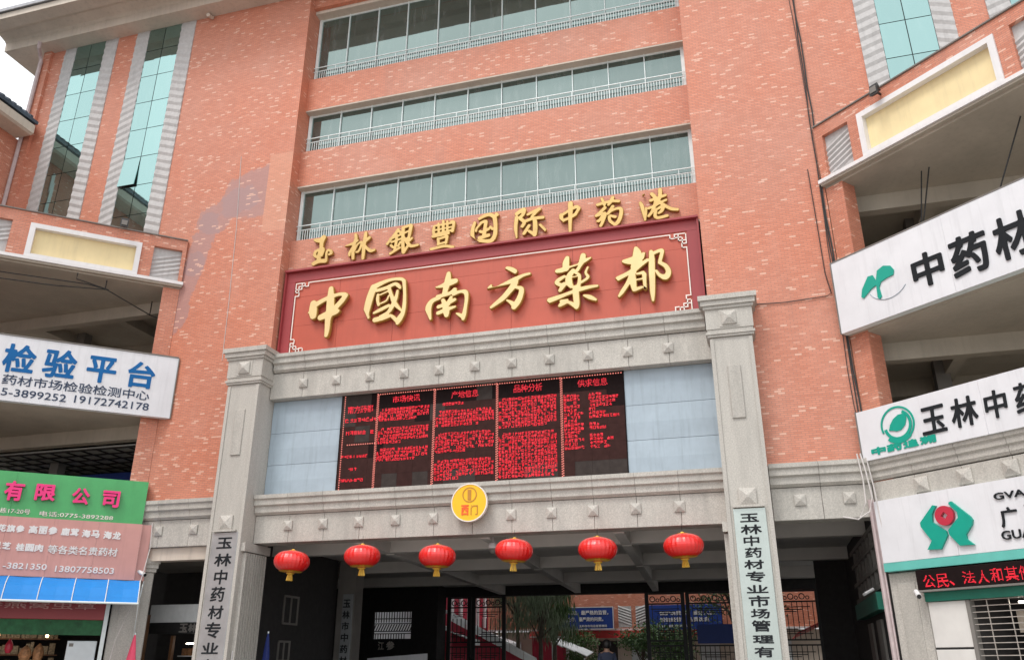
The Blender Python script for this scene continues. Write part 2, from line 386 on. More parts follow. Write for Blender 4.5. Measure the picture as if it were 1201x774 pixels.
# ------------------------------------------------------------------ lettering
_tc = {}
def glyphs(s, off=0., bev=0.):
    key = (s, off, bev)
    if key in _tc: return _tc[key]
    c = bpy.data.curves.new('t', 'FONT'); c.body = s; c.extrude = .5; c.offset = off; c.resolution_u = 3
    o = bpy.data.objects.new('t', c); COL.objects.link(o)
    dg = bpy.context.evaluated_depsgraph_get(); me = bpy.data.meshes.new_from_object(o.evaluated_get(dg))
    v = np.array([p.co[:] for p in me.vertices]); f = [tuple(p.vertices) for p in me.polygons]
    bpy.data.objects.remove(o); bpy.data.curves.remove(c); bpy.data.meshes.remove(me)
    _tc[key] = (v, f); return _tc[key]
def char_outline(ch, x0, x1, z0, z1, yf, depth, grow, mb, mi, sidemi, shear, res=64):
    """one glyph thickened through a signed distance field (no self-crossing outlines)"""
    v, f = glyphs(ch, 0)
    a = v.min(0); b = v.max(0)
    sx = (x1 - x0 - 2 * grow) / (b[0] - a[0]); sz = (z1 - z0 - 2 * grow) / (b[1] - a[1])
    X = x0 + grow + (v[:, 0] - a[0]) * sx; Z = z0 + grow + (v[:, 1] - a[1]) * sz
    top = v[:, 2] > (a[2] + b[2]) / 2
    h = max(x1 - x0, z1 - z0) / res; pad = grow + 2 * h
    nx = int((x1 - x0 + 2 * pad) / h) + 2; nz = int((z1 - z0 + 2 * pad) / h) + 2
    gx = x0 - pad + np.arange(nx) * h; gz = z0 - pad + np.arange(nz) * h
    GX, GZ = np.meshgrid(gx, gz, indexing='ij')
    D = np.full(GX.shape, 9.); ins = np.zeros(GX.shape, bool)
    cnt = {}
    for q in f:
        if not all(top[i] for i in q): continue
        for k in range(len(q)):
            e = (q[k], q[(k + 1) % len(q)]); key = (min(e), max(e)); cnt[key] = cnt.get(key, 0) + 1
    seg = [k for k, c in cnt.items() if c == 1]
    for i, j in seg:
        ax, az, bx, bz = X[i], Z[i], X[j], Z[j]
        dx, dz = bx - ax, bz - az; L2 = dx * dx + dz * dz + 1e-12
        t = np.clip(((GX - ax) * dx + (GZ - az) * dz) / L2, 0, 1)
        D = np.minimum(D, np.hypot(GX - ax - t * dx, GZ - az - t * dz))
        if abs(dz) > 1e-9:
            cr = ((az > GZ) != (bz > GZ)) & (GX < ax + (GZ - az) * dx / dz)
            ins ^= cr
    S = np.where(ins, -D, D) - grow
    S[np.abs(S) < 1e-7] = 1e-7
    o = len(mb.v)
    outline_mb(S, gx, gz, h, yf, depth, 0, mi, sidemi, mb)
    if shear:
        mb.v[o:] = [(x + (z - z0) * shear, y, z) for x, y, z in mb.v[o:]]

def text_mb(s, x0, x1, z0, z1, yf, depth=.02, off=.012, mb=None, mi=0, sidemi=None, shear=0):
    mb = mb or MB()
    v, f = glyphs(s, 0)
    a = v.min(0); b = v.max(0)
    if off > 0 and len(s) <= 4:
        n = len(s)
        if n == 1: char_outline(s, x0, x1, z0, z1, yf, depth, off * (x1 - x0), mb, mi, mi if sidemi is None else sidemi, shear)
        else:
            w_ = (x1 - x0) / n
            for k, ch in enumerate(s): char_outline(ch, x0 + w_ * (k + .04), x0 + w_ * (k + .96), z0, z1, yf, depth, off * w_, mb, mi, mi if sidemi is None else sidemi, shear, 40)
        return mb
    X = x0 + (v[:, 0] - a[0]) / (b[0] - a[0]) * (x1 - x0); Z = z0 + (v[:, 1] - a[1]) / (b[1] - a[1]) * (z1 - z0)
    X = X + (Z - z0) * shear
    g = 0 if off <= 0 else .12 * off * (z1 - z0) * 8
    for gi, (ox, oz) in enumerate(((0, 0), (g, 0), (0, g), (g, g)) if g else ((0, 0),)):      # overprinted thin copies, each a hair behind the last
        Y = yf + gi * .0008 + (1 - (v[:, 2] - a[2]) / (b[2] - a[2])) * depth
        o = len(mb.v); mb.v += list(zip((X + ox).tolist(), Y.tolist(), (Z + oz).tolist()))
        for q in f:
            mb.f.append(tuple(i + o for i in q))
            ys = [Y[i] for i in q]
            mb.m.append(mi if (sidemi is None or max(ys) - min(ys) < 1e-6) else sidemi)
    return mb

def dot_mb(s, x0, x1, z0, z1, yf, n=15):
    """one character drawn in square LED dots"""
    v, f = glyphs(s, 0); a = v.min(0); b = v.max(0); mb = MB()
    X = x0 + (v[:, 0] - a[0]) / (b[0] - a[0]) * (x1 - x0); Z = z0 + (v[:, 1] - a[1]) / (b[1] - a[1]) * (z1 - z0)
    top = v[:, 2] > (a[2] + b[2]) / 2; cnt = {}
    for q in f:
        if all(top[i] for i in q):
            for k in range(len(q)): key = (min(q[k], q[(k + 1) % len(q)]), max(q[k], q[(k + 1) % len(q)])); cnt[key] = cnt.get(key, 0) + 1
    seg = [k for k, c in cnt.items() if c == 1]
    p = (z1 - z0) / n; m = max(3, int(round((x1 - x0) / p)))
    for i in range(m):
        for j in range(n):
            cx, cz = x0 + (i + .5) * (x1 - x0) / m, z0 + (j + .5) * p; hit = False; dm = 9
            for u, w2 in seg:
                ax, az, bx, bz = X[u], Z[u], X[w2], Z[w2]
                if (az > cz) != (bz > cz) and cx < ax + (cz - az) * (bx - ax) / (bz - az): hit = not hit
                dx, dz = bx - ax, bz - az; t = min(1, max(0, ((cx - ax) * dx + (cz - az) * dz) / (dx * dx + dz * dz + 1e-12)))
                dm = min(dm, math.hypot(cx - ax - t * dx, cz - az - t * dz))
            if hit or dm < p * .12: mb.box(cx - p * .36, cx + p * .36, yf, yf + .006, cz - p * .36, cz + p * .36)
    return mb

def brush_mb(strokes, yf, depth, bev=.012, mi=0, sidemi=1, grow=0.):
    """union of tapering brush strokes -> outline by marching squares -> filled, bevelled letter"""
    P = [p for s in strokes for p in s]
    rmax = max(p[2] for p in P) + .05
    x0 = min(p[0] for p in P) - rmax; x1 = max(p[0] for p in P) + rmax; z0 = min(p[1] for p in P) - rmax; z1 = max(p[1] for p in P) + rmax
    h = max(x1 - x0, z1 - z0) / 130.
    nx = int((x1 - x0) / h) + 2; nz = int((z1 - z0) / h) + 2
    gx = x0 + np.arange(nx) * h; gz = z0 + np.arange(nz) * h
    X, Z = np.meshgrid(gx, gz, indexing='ij'); S = np.full(X.shape, 9.)
    def cr(p0, p1, p2, p3, t):
        return tuple(.5 * ((2 * b) + (-a + c) * t + (2 * a - 5 * b + 4 * c - d) * t * t + (-a + 3 * b - 3 * c + d) * t ** 3) for a, b, c, d in zip(p0, p1, p2, p3))
    for s in strokes:
        q = [s[0]] + list(s) + [s[-1]]; pts = []
        for i in range(1, len(q) - 2):
            for k in range(4): pts.append(cr(q[i - 1], q[i], q[i + 1], q[i + 2], k / 4))
        pts.append(s[-1])
        for (ax, az, ar), (bx, bz, br) in zip(pts[:-1], pts[1:]):
            dx, dz = bx - ax, bz - az; L2 = dx * dx + dz * dz + 1e-9
            t = np.clip(((X - ax) * dx + (Z - az) * dz) / L2, 0, 1)
            d = np.hypot(X - ax - t * dx, Z - az - t * dz) - (ar + (br - ar) * t) - grow
            S = np.minimum(S, d)
    return outline_mb(S, gx, gz, h, yf, depth, bev, mi, sidemi)

def outline_mb(S, gx, gz, h, yf, depth, bev, mi=0, sidemi=1, mb=None):
    """marching squares on a signed distance grid -> filled, bevelled outline"""
    segs = {}
    def ip(i, j, k, l):
        a, b = S[i, j], S[k, l]; t = a / (a - b); return (gx[i] + (gx[k] - gx[i]) * t, gz[j] + (gz[l] - gz[j]) * t)
    ins = S < 0
    pos = {}
    cells = np.argwhere((ins[:-1, :-1].astype(int) + ins[1:, :-1] + ins[:-1, 1:] + ins[1:, 1:]) % 4 != 0)
    for i, j in cells:
        c = [(i, j), (i + 1, j), (i + 1, j + 1), (i, j + 1)]; b = [ins[k] for k in c]
        cr_ = []
        for e in range(4):
            if b[e] != b[(e + 1) % 4]:
                p, q = c[e], c[(e + 1) % 4]; key = (min(p, q), max(p, q))
                if key not in pos: pos[key] = ip(*key[0], *key[1])
                cr_.append((key, b[e]))
        # entering edges: from inside to outside ordering
        if len(cr_) == 2:
            a_, b_ = cr_; s_, e_ = (a_[0], b_[0]) if a_[1] else (b_[0], a_[0]); segs[s_] = e_
        else:
            for k in range(4):
                if cr_[k][1]: segs[cr_[k][0]] = cr_[(k + 1) % 4][0] if True else None
    loops = []
    while segs:
        st = next(iter(segs)); cur = st; lp = []
        while cur in segs:
            nxt = segs.pop(cur); lp.append(pos[cur]); cur = nxt
        if len(lp) > 6: loops.append(lp)
    cu = bpy.data.curves.new('b', 'CURVE'); cu.dimensions = '2D'; cu.fill_mode = 'BOTH'; cu.extrude = depth / 2 - bev; cu.bevel_depth = bev; cu.bevel_resolution = 0
    cu.offset = -bev * .5 if bev else 0
    for lp in loops:
        a = np.array(lp)
        a = (np.roll(a, 1, 0) + 2 * a + np.roll(a, -1, 0)) / 4
        # drop near-collinear points
        keep = []; n = len(a)
        for k in range(n):
            p0 = a[keep[-1]] if keep else a[k - 1]; p1 = a[k]; p2 = a[(k + 1) % n]
            cross = abs((p1[0] - p0[0]) * (p2[1] - p0[1]) - (p1[1] - p0[1]) * (p2[0] - p0[0]))
            if cross > h * h * .12 or np.hypot(*(p1 - p0)) > h * 6: keep.append(k)
        a = a[keep]
        if len(a) < 5: continue
        sp = cu.splines.new('POLY'); sp.points.add(len(a) - 1); sp.use_cyclic_u = True
        for k, p in enumerate(a): sp.points[k].co = (p[0], p[1], 0, 1)
    o = bpy.data.objects.new('b', cu); COL.objects.link(o)
    dg = bpy.context.evaluated_depsgraph_get(); me = bpy.data.meshes.new_from_object(o.evaluated_get(dg))
    mb = mb or MB(); o_ = len(mb.v)
    mb.v += [(p.co.x, yf + depth / 2 - p.co.z, p.co.y) for p in me.vertices]
    for p in me.polygons:
        mb.f.append(tuple(i + o_ for i in p.vertices)); mb.m.append(mi if abs(p.normal.z) > .9 else sidemi)
    bpy.data.objects.remove(o); bpy.data.curves.remove(cu); bpy.data.meshes.remove(me)
    return mb

def lines(group): return [q[1:] for q in TXT if q[0] == group]

# traced lettering: (x, z, radius) stroke points in metres on each board; text boxes (group, text, x0, x1, z0, z1)
BIG={'中': [[(-11.401,12.012,0.081),(-11.385,11.679,0.124),(-11.376,11.251,0.13),(-11.413,11.03,0.1),(-11.411,10.694,0.085),(-11.429,10.516,0.064)],[(-11.943,11.59,0.11),(-11.934,11.345,0.138),(-11.912,11.187,0.109)],[(-12.076,11.311,0.029),(-11.988,11.309,0.058)],[(-11.852,11.55,0.088),(-11.616,11.664,0.073),(-11.419,11.726,0.073),(-11.136,11.791,0.058),(-10.961,11.77,0.072),(-10.895,11.727,0.079)],[(-10.901,11.728,0.087),(-11.003,11.575,0.089),(-11.134,11.435,0.089),(-11.238,11.32,0.101)],[(-11.665,11.11,0.098),(-11.427,11.187,0.115),(-11.202,11.236,0.1),(-11.104,11.253,0.057)]],'國': [[(-10.01,11.859,0.112),(-10.101,11.573,0.118),(-10.165,11.261,0.111),(-10.186,11.044,0.092),(-10.117,10.926,0.049)],[(-10.023,11.873,0.1),(-9.711,11.995,0.069),(-9.421,12.057,0.052),(-9.152,12.034,0.056),(-9.052,11.959,0.062)],[(-9.052,11.959,0.064),(-9.014,11.609,0.054),(-9.002,11.242,0.063),(-9.035,10.957,0.072),(-9.132,10.777,0.096),(-9.185,10.651,0.06)],[(-9.187,10.687,0.06),(-9.302,10.82,0.06),(-9.39,10.902,0.048)],[(-9.904,10.829,0.079),(-9.664,10.862,0.079),(-9.427,10.907,0.054)],[(-9.892,11.757,0.056),(-9.602,11.807,0.062),(-9.339,11.897,0.059),(-9.213,11.819,0.062),(-9.166,11.751,0.044)],[(-9.516,11.796,0.056),(-9.423,11.538,0.061),(-9.304,11.279,0.073),(-9.099,11.037,0.036)],[(-9.241,11.662,0.047),(-9.277,11.446,0.061),(-9.372,11.214,0.073),(-9.505,11.012,0.061),(-9.74,10.919,0.044)],[(-9.853,11.616,0.045),(-9.861,11.469,0.052),(-9.813,11.292,0.049)],[(-9.784,11.607,0.03),(-9.522,11.698,0.032)],[(-9.742,11.332,0.032),(-9.577,11.398,0.034),(-9.512,11.537,0.034)],[(-9.943,11.052,0.044),(-9.73,11.136,0.061),(-9.494,11.229,0.055)]],'南': [[(-7.677,12.01,0.069),(-7.695,11.808,0.1),(-7.737,11.586,0.093),(-7.792,11.391,0.075)],[(-8.044,11.625,0.028),(-7.849,11.65,0.069),(-7.656,11.714,0.106),(-7.462,11.752,0.082)],[(-7.934,11.283,0.062),(-8.151,11.21,0.075),(-8.254,11.022,0.099),(-8.232,10.771,0.081),(-8.191,10.668,0.047)],[(-7.984,11.319,0.068),(-7.791,11.353,0.062),(-7.597,11.392,0.062),(-7.479,11.477,0.074)],[(-7.5,11.354,0.068),(-7.308,11.4,0.052),(-7.15,11.361,0.074),(-7.115,11.182,0.061),(-7.147,10.89,0.058),(-7.176,10.697,0.07),(-7.204,10.554,0.055)],[(-7.205,10.603,0.06),(-7.314,10.689,0.054),(-7.406,10.741,0.027)],[(-7.822,11.194,0.062),(-7.756,11.037,0.086),(-7.714,10.859,0.104),(-7.703,10.722,0.073)],[(-7.581,11.252,0.054),(-7.626,11.145,0.068),(-7.672,11.052,0.074)],[(-7.954,11.006,0.062),(-7.709,11.068,0.062),(-7.47,11.171,0.054)],[(-7.962,10.814,0.061),(-7.703,10.894,0.067),(-7.46,10.952,0.042)]],'方': [[(-5.922,11.937,0.067),(-5.814,11.865,0.103),(-5.706,11.816,0.078)],[(-6.396,11.471,0.036),(-6.434,11.374,0.073),(-6.243,11.354,0.073),(-5.985,11.464,0.066),(-5.707,11.564,0.077),(-5.471,11.659,0.053),(-5.279,11.69,0.042)],[(-5.664,11.581,0.077),(-5.728,11.408,0.099),(-5.878,11.224,0.088),(-6.048,11.043,0.083),(-6.24,10.909,0.066),(-6.389,10.804,0.046)],[(-5.664,11.321,0.044),(-5.516,11.257,0.072),(-5.538,11.069,0.083),(-5.623,10.879,0.093),(-5.729,10.736,0.082)],[(-5.729,10.803,0.082),(-5.845,10.906,0.05),(-5.931,10.961,0.031)]],'藥': [[(-4.2,12.021,0.069),(-4.24,11.859,0.101),(-4.243,11.705,0.093)],[(-4.492,11.662,0.064),(-4.326,11.678,0.078),(-4.16,11.732,0.037),(-3.901,11.787,0.027)],[(-3.753,12.035,0.081),(-3.78,11.898,0.093),(-3.856,11.729,0.056),(-3.929,11.612,0.056)],[(-3.853,11.806,0.056),(-3.687,11.885,0.056),(-3.546,11.942,0.027)],[(-4.046,11.615,0.067),(-4.156,11.464,0.09),(-4.177,11.29,0.094),(-4.106,11.155,0.067)],[(-3.978,11.542,0.041),(-3.876,11.453,0.048),(-3.885,11.252,0.053),(-3.916,11.131,0.067)],[(-4.098,11.419,0.022),(-3.935,11.435,0.022)],[(-4.296,11.47,0.049),(-4.451,11.389,0.063),(-4.518,11.304,0.056),(-4.373,11.215,0.061)],[(-4.309,11.232,0.075),(-4.423,11.07,0.056)],[(-3.637,11.661,0.034),(-3.7,11.505,0.039),(-3.636,11.37,0.046),(-3.778,11.263,0.043),(-3.872,11.225,0.043)],[(-4.72,10.807,0.08),(-4.462,10.875,0.067),(-4.157,10.962,0.055),(-3.901,11.029,0.067),(-3.623,11.068,0.057),(-3.394,11.076,0.04)],[(-3.991,11.091,0.086),(-3.986,10.866,0.091),(-3.971,10.617,0.083),(-3.985,10.525,0.069)],[(-3.984,10.544,0.076),(-4.142,10.662,0.055),(-4.234,10.698,0.045),(-4.374,10.665,0.067),(-4.444,10.62,0.048)],[(-4.406,10.749,0.043),(-4.232,10.76,0.041)],[(-3.769,10.839,0.033),(-3.611,10.77,0.069),(-3.455,10.677,0.042)]],'都': [[(-2.299,12.05,0.06),(-2.274,11.894,0.119),(-2.308,11.697,0.124),(-2.386,11.508,0.09)],[(-2.647,11.707,0.055),(-2.466,11.694,0.107),(-2.238,11.738,0.118),(-2.095,11.869,0.043)],[(-2.825,11.218,0.073),(-2.599,11.312,0.064),(-2.391,11.409,0.073),(-2.181,11.555,0.061),(-2.018,11.657,0.054)],[(-2.364,11.505,0.094),(-2.469,11.22,0.084),(-2.592,11.014,0.063),(-2.737,10.812,0.061),(-2.821,10.7,0.037)],[(-2.422,11.264,0.075),(-2.424,11.017,0.089),(-2.411,10.844,0.067)],[(-2.308,11.286,0.035),(-2.151,11.307,0.054)],[(-2.121,11.248,0.065),(-2.123,11.027,0.053),(-2.118,10.843,0.048)],[(-2.34,11.117,0.026),(-2.161,11.13,0.03)],[(-2.378,10.84,0.058),(-2.22,10.881,0.044)],[(-1.903,11.892,0.059),(-1.893,11.69,0.082),(-1.912,11.394,0.089),(-1.921,11.074,0.083),(-1.933,10.71,0.071),(-1.937,10.47,0.039)],[(-1.851,11.834,0.052),(-1.668,11.896,0.054),(-1.603,11.875,0.054),(-1.633,11.754,0.056),(-1.69,11.562,0.054)],[(-1.692,11.537,0.054),(-1.545,11.418,0.065),(-1.481,11.237,0.076),(-1.567,11.101,0.087),(-1.716,11.17,0.053),(-1.796,11.304,0.042)]]}
MED={'玉': [[(-11.912,13.885,0.079),(-11.957,13.704,0.057),(-11.957,13.497,0.052),(-12.008,13.278,0.057),(-12.002,13.113,0.062)],[(-12.196,13.843,0.036),(-12.069,13.804,0.063),(-11.948,13.827,0.084)],[(-12.165,13.32,0.042),(-12.135,13.43,0.042),(-12.016,13.475,0.042),(-11.894,13.478,0.052)],[(-12.164,13.31,0.042),(-12.096,13.239,0.031)],[(-11.87,13.433,0.037),(-11.915,13.265,0.031)],[(-12.175,13.015,0.057),(-11.999,13.082,0.062),(-11.775,13.061,0.056)],[(-11.748,13.098,0.031),(-11.757,13.304,0.029),(-11.723,13.422,0.027),(-11.623,13.387,0.035),(-11.591,13.301,0.037),(-11.662,13.27,0.029)]],'林': [[(-10.814,13.825,0.037),(-10.793,13.678,0.047),(-10.846,13.46,0.047),(-10.857,13.217,0.043),(-10.841,13.013,0.036)],[(-11.085,13.454,0.047),(-10.911,13.521,0.037),(-10.738,13.608,0.031)],[(-10.88,13.383,0.035),(-10.967,13.233,0.033),(-10.97,13.142,0.032)],[(-10.812,13.282,0.024),(-10.728,13.473,0.024),(-10.593,13.536,0.029),(-10.619,13.346,0.03),(-10.689,13.224,0.028),(-10.748,13.222,0.022)],[(-10.476,13.836,0.039),(-10.484,13.673,0.051),(-10.506,13.431,0.047),(-10.507,13.167,0.046),(-10.512,12.967,0.036)],[(-10.512,13.514,0.037),(-10.344,13.652,0.043)],[(-10.505,13.411,0.034),(-10.335,13.234,0.04),(-10.253,13.188,0.04),(-10.156,13.208,0.032)]],'銀': [[(-9.407,13.784,0.042),(-9.505,13.642,0.037),(-9.743,13.344,0.033)],[(-9.406,13.761,0.033),(-9.293,13.644,0.031)],[(-9.647,13.507,0.029),(-9.312,13.602,0.028)],[(-9.597,13.389,0.026),(-9.304,13.457,0.026)],[(-9.438,13.588,0.035),(-9.454,13.302,0.035),(-9.486,13.109,0.035)],[(-9.612,13.281,0.033),(-9.544,13.205,0.026)],[(-9.309,13.347,0.028),(-9.376,13.225,0.028)],[(-9.617,13.007,0.035),(-9.474,13.085,0.035),(-9.32,13.162,0.028)],[(-9.239,13.825,0.04),(-9.238,13.491,0.044),(-9.226,13.269,0.043),(-9.196,13.002,0.05)],[(-9.26,13.828,0.035),(-9.008,13.879,0.039)],[(-8.986,13.853,0.046),(-9.018,13.636,0.044),(-9.048,13.397,0.03)],[(-9.187,13.639,0.024),(-9.042,13.695,0.024)],[(-9.195,13.397,0.026),(-9.051,13.464,0.026)],[(-9.194,12.98,0.039),(-9.058,13.19,0.032)],[(-9.2,13.486,0.026),(-9.062,13.267,0.043),(-8.952,13.164,0.041),(-8.744,13.173,0.03)],[(-8.944,13.426,0.028),(-9.065,13.311,0.028)]],'豐': [[(-8.247,13.718,0.028),(-8.262,13.566,0.032),(-8.236,13.419,0.034)],[(-8.108,13.785,0.026),(-8.088,13.463,0.028)],[(-7.961,13.851,0.034),(-7.948,13.464,0.034)],[(-7.83,13.831,0.026),(-7.82,13.488,0.028)],[(-7.712,13.79,0.032),(-7.622,13.754,0.036),(-7.661,13.475,0.038)],[(-8.247,13.729,0.022),(-7.669,13.751,0.024)],[(-8.221,13.582,0.019),(-7.666,13.618,0.019)],[(-8.236,13.441,0.026),(-7.703,13.503,0.028)],[(-8.275,13.381,0.036),(-8.028,13.388,0.03),(-7.783,13.417,0.032)],[(-8.107,13.28,0.032),(-8.08,13.102,0.032)],[(-8.106,13.269,0.028),(-7.821,13.325,0.032)],[(-7.82,13.303,0.034),(-7.855,13.102,0.032)],[(-8.1,13.094,0.028),(-7.856,13.135,0.027)],[(-8.321,12.964,0.038),(-8.117,12.989,0.036),(-7.893,13.01,0.036),(-7.626,12.939,0.036)]],'国': [[(-6.972,13.641,0.036),(-7.022,13.465,0.047),(-7.039,13.24,0.051),(-6.983,13.05,0.05),(-6.876,12.989,0.061)],[(-6.825,13.757,0.038),(-6.677,13.826,0.044),(-6.508,13.845,0.047),(-6.38,13.756,0.051)],[(-6.359,13.73,0.055),(-6.331,13.428,0.05),(-6.35,13.137,0.054),(-6.457,12.984,0.059),(-6.624,12.986,0.048),(-6.793,13.033,0.048)],[(-6.78,13.612,0.031),(-6.632,13.635,0.044),(-6.647,13.454,0.044),(-6.67,13.252,0.048),(-6.689,13.142,0.048)],[(-6.78,13.589,0.029),(-6.905,13.447,0.024),(-6.925,13.359,0.024)],[(-6.797,13.328,0.037),(-6.712,13.304,0.037),(-6.545,13.37,0.037)],[(-6.815,13.116,0.048),(-6.543,13.165,0.048)],[(-6.487,13.429,0.033),(-6.419,13.351,0.028)],[(-6.307,13.836,0.038),(-6.275,13.797,0.037)]],'际': [[(-5.69,13.739,0.048),(-5.482,13.843,0.059),(-5.503,13.686,0.043),(-5.586,13.586,0.043),(-5.463,13.431,0.043),(-5.526,13.305,0.043)],[(-5.69,13.625,0.048),(-5.721,13.312,0.043),(-5.712,12.975,0.034)],[(-5.359,13.664,0.028),(-5.194,13.728,0.039),(-5.008,13.79,0.043)],[(-5.402,13.466,0.039),(-5.196,13.513,0.039),(-4.91,13.502,0.039)],[(-5.05,13.762,0.037),(-5.236,13.576,0.03)],[(-5.155,13.496,0.049),(-5.138,13.223,0.058),(-5.161,12.981,0.053)],[(-5.161,12.981,0.042),(-5.322,13.117,0.032)],[(-5.321,13.296,0.036),(-5.455,13.092,0.041),(-5.486,13.052,0.028)],[(-4.995,13.268,0.032),(-4.876,13.094,0.049)]],'中': [[(-4.096,13.823,0.062),(-4.102,13.568,0.056),(-4.12,13.257,0.042),(-4.129,12.891,0.029)],[(-4.377,13.493,0.046),(-4.363,13.334,0.046),(-4.32,13.304,0.041)],[(-4.351,13.489,0.033),(-4.137,13.603,0.033),(-3.941,13.689,0.043),(-3.855,13.636,0.043)],[(-3.856,13.617,0.037),(-3.966,13.448,0.033)],[(-4.32,13.308,0.033),(-4.125,13.365,0.033),(-3.966,13.448,0.041)]],'药': [[(-3.188,13.832,0.028),(-3.126,13.646,0.033),(-3.128,13.617,0.026)],[(-3.316,13.657,0.038),(-3.125,13.685,0.033),(-2.901,13.707,0.033),(-2.714,13.676,0.033)],[(-2.878,13.82,0.042),(-2.953,13.676,0.036),(-3.008,13.607,0.027)],[(-3.114,13.527,0.04),(-3.239,13.411,0.036),(-3.364,13.314,0.033)],[(-3.381,13.297,0.024),(-3.139,13.356,0.031)],[(-3.122,13.353,0.034),(-3.302,13.13,0.031)],[(-3.336,13.136,0.027),(-3.198,13.172,0.023)],[(-3.116,13.275,0.031),(-3.202,13.076,0.036),(-3.257,12.97,0.032)],[(-2.891,13.53,0.04),(-2.965,13.406,0.04),(-3.038,13.32,0.031)],[(-2.949,13.393,0.024),(-2.776,13.449,0.031),(-2.659,13.405,0.041),(-2.687,13.188,0.045),(-2.762,13.027,0.048),(-2.85,12.946,0.041)],[(-2.85,12.946,0.036),(-2.98,13.08,0.036),(-3.008,13.219,0.031)],[(-2.972,13.252,0.027),(-2.839,13.193,0.036)]],'港': [[(-2.002,13.751,0.032),(-1.909,13.659,0.044)],[(-2.115,13.522,0.032),(-2.059,13.361,0.035),(-2.073,13.118,0.035),(-2.032,12.981,0.04)],[(-2.032,12.981,0.031),(-1.988,13.161,0.028),(-1.97,13.328,0.023)],[(-1.787,13.754,0.041),(-1.712,13.646,0.046),(-1.689,13.49,0.044),(-1.805,13.207,0.035),(-1.912,13.074,0.028)],[(-1.551,13.848,0.047),(-1.562,13.678,0.042),(-1.624,13.48,0.038)],[(-1.833,13.552,0.035),(-1.683,13.584,0.032),(-1.416,13.654,0.031)],[(-1.897,13.316,0.03),(-1.73,13.365,0.03),(-1.594,13.437,0.03),(-1.411,13.501,0.026)],[(-1.593,13.456,0.038),(-1.439,13.318,0.038),(-1.286,13.199,0.038),(-1.12,13.154,0.031)],[(-1.688,13.245,0.024),(-1.504,13.319,0.038),(-1.546,13.185,0.038),(-1.631,13.123,0.026)],[(-1.706,13.229,0.035),(-1.737,13.047,0.038),(-1.657,12.978,0.038),(-1.412,13.005,0.034)]]}
POLY={'hand_l': [(1.426,4.648),(1.492,4.626),(1.379,4.466),(1.361,4.313),(1.613,4.102),(1.622,4.019),(1.436,3.767),(1.151,3.788),(1.275,3.952),(1.097,4.247),(1.09,4.333)],'hand_r': [(1.775,4.652),(1.827,4.666),(2.153,4.322),(2.184,4.249),(2.157,4.163),(1.998,3.989),(2.001,3.899),(2.122,3.782),(1.837,3.793),(1.663,4.029),(1.658,4.115),(1.909,4.332),(1.909,4.438),(1.767,4.613)],'coin_c': [(1.642,4.405),(1.843,4.402)],'sprout': [(0.696,9.572),(0.746,9.751),(0.939,10.005),(1.065,9.994),(1.127,9.828),(1.192,10.056),(1.363,10.115),(1.531,10.046),(1.596,9.918),(1.564,9.809),(1.399,9.793),(1.239,9.756),(1.173,9.642),(1.198,9.411),(1.137,9.357),(1.097,9.416),(1.113,9.721),(0.978,9.679),(0.746,9.525)],'emblem_c': [(0.962,6.475),(1.042,6.892),(0.996,6.651),(1.224,6.5)],'disc': [(-6.77,5.36),(-6.298,5.336),(-6.764,5.558),(-6.576,5.548),(-6.982,5.064),(-6.775,5.312),(-6.714,5.051),(-6.526,5.3)]}
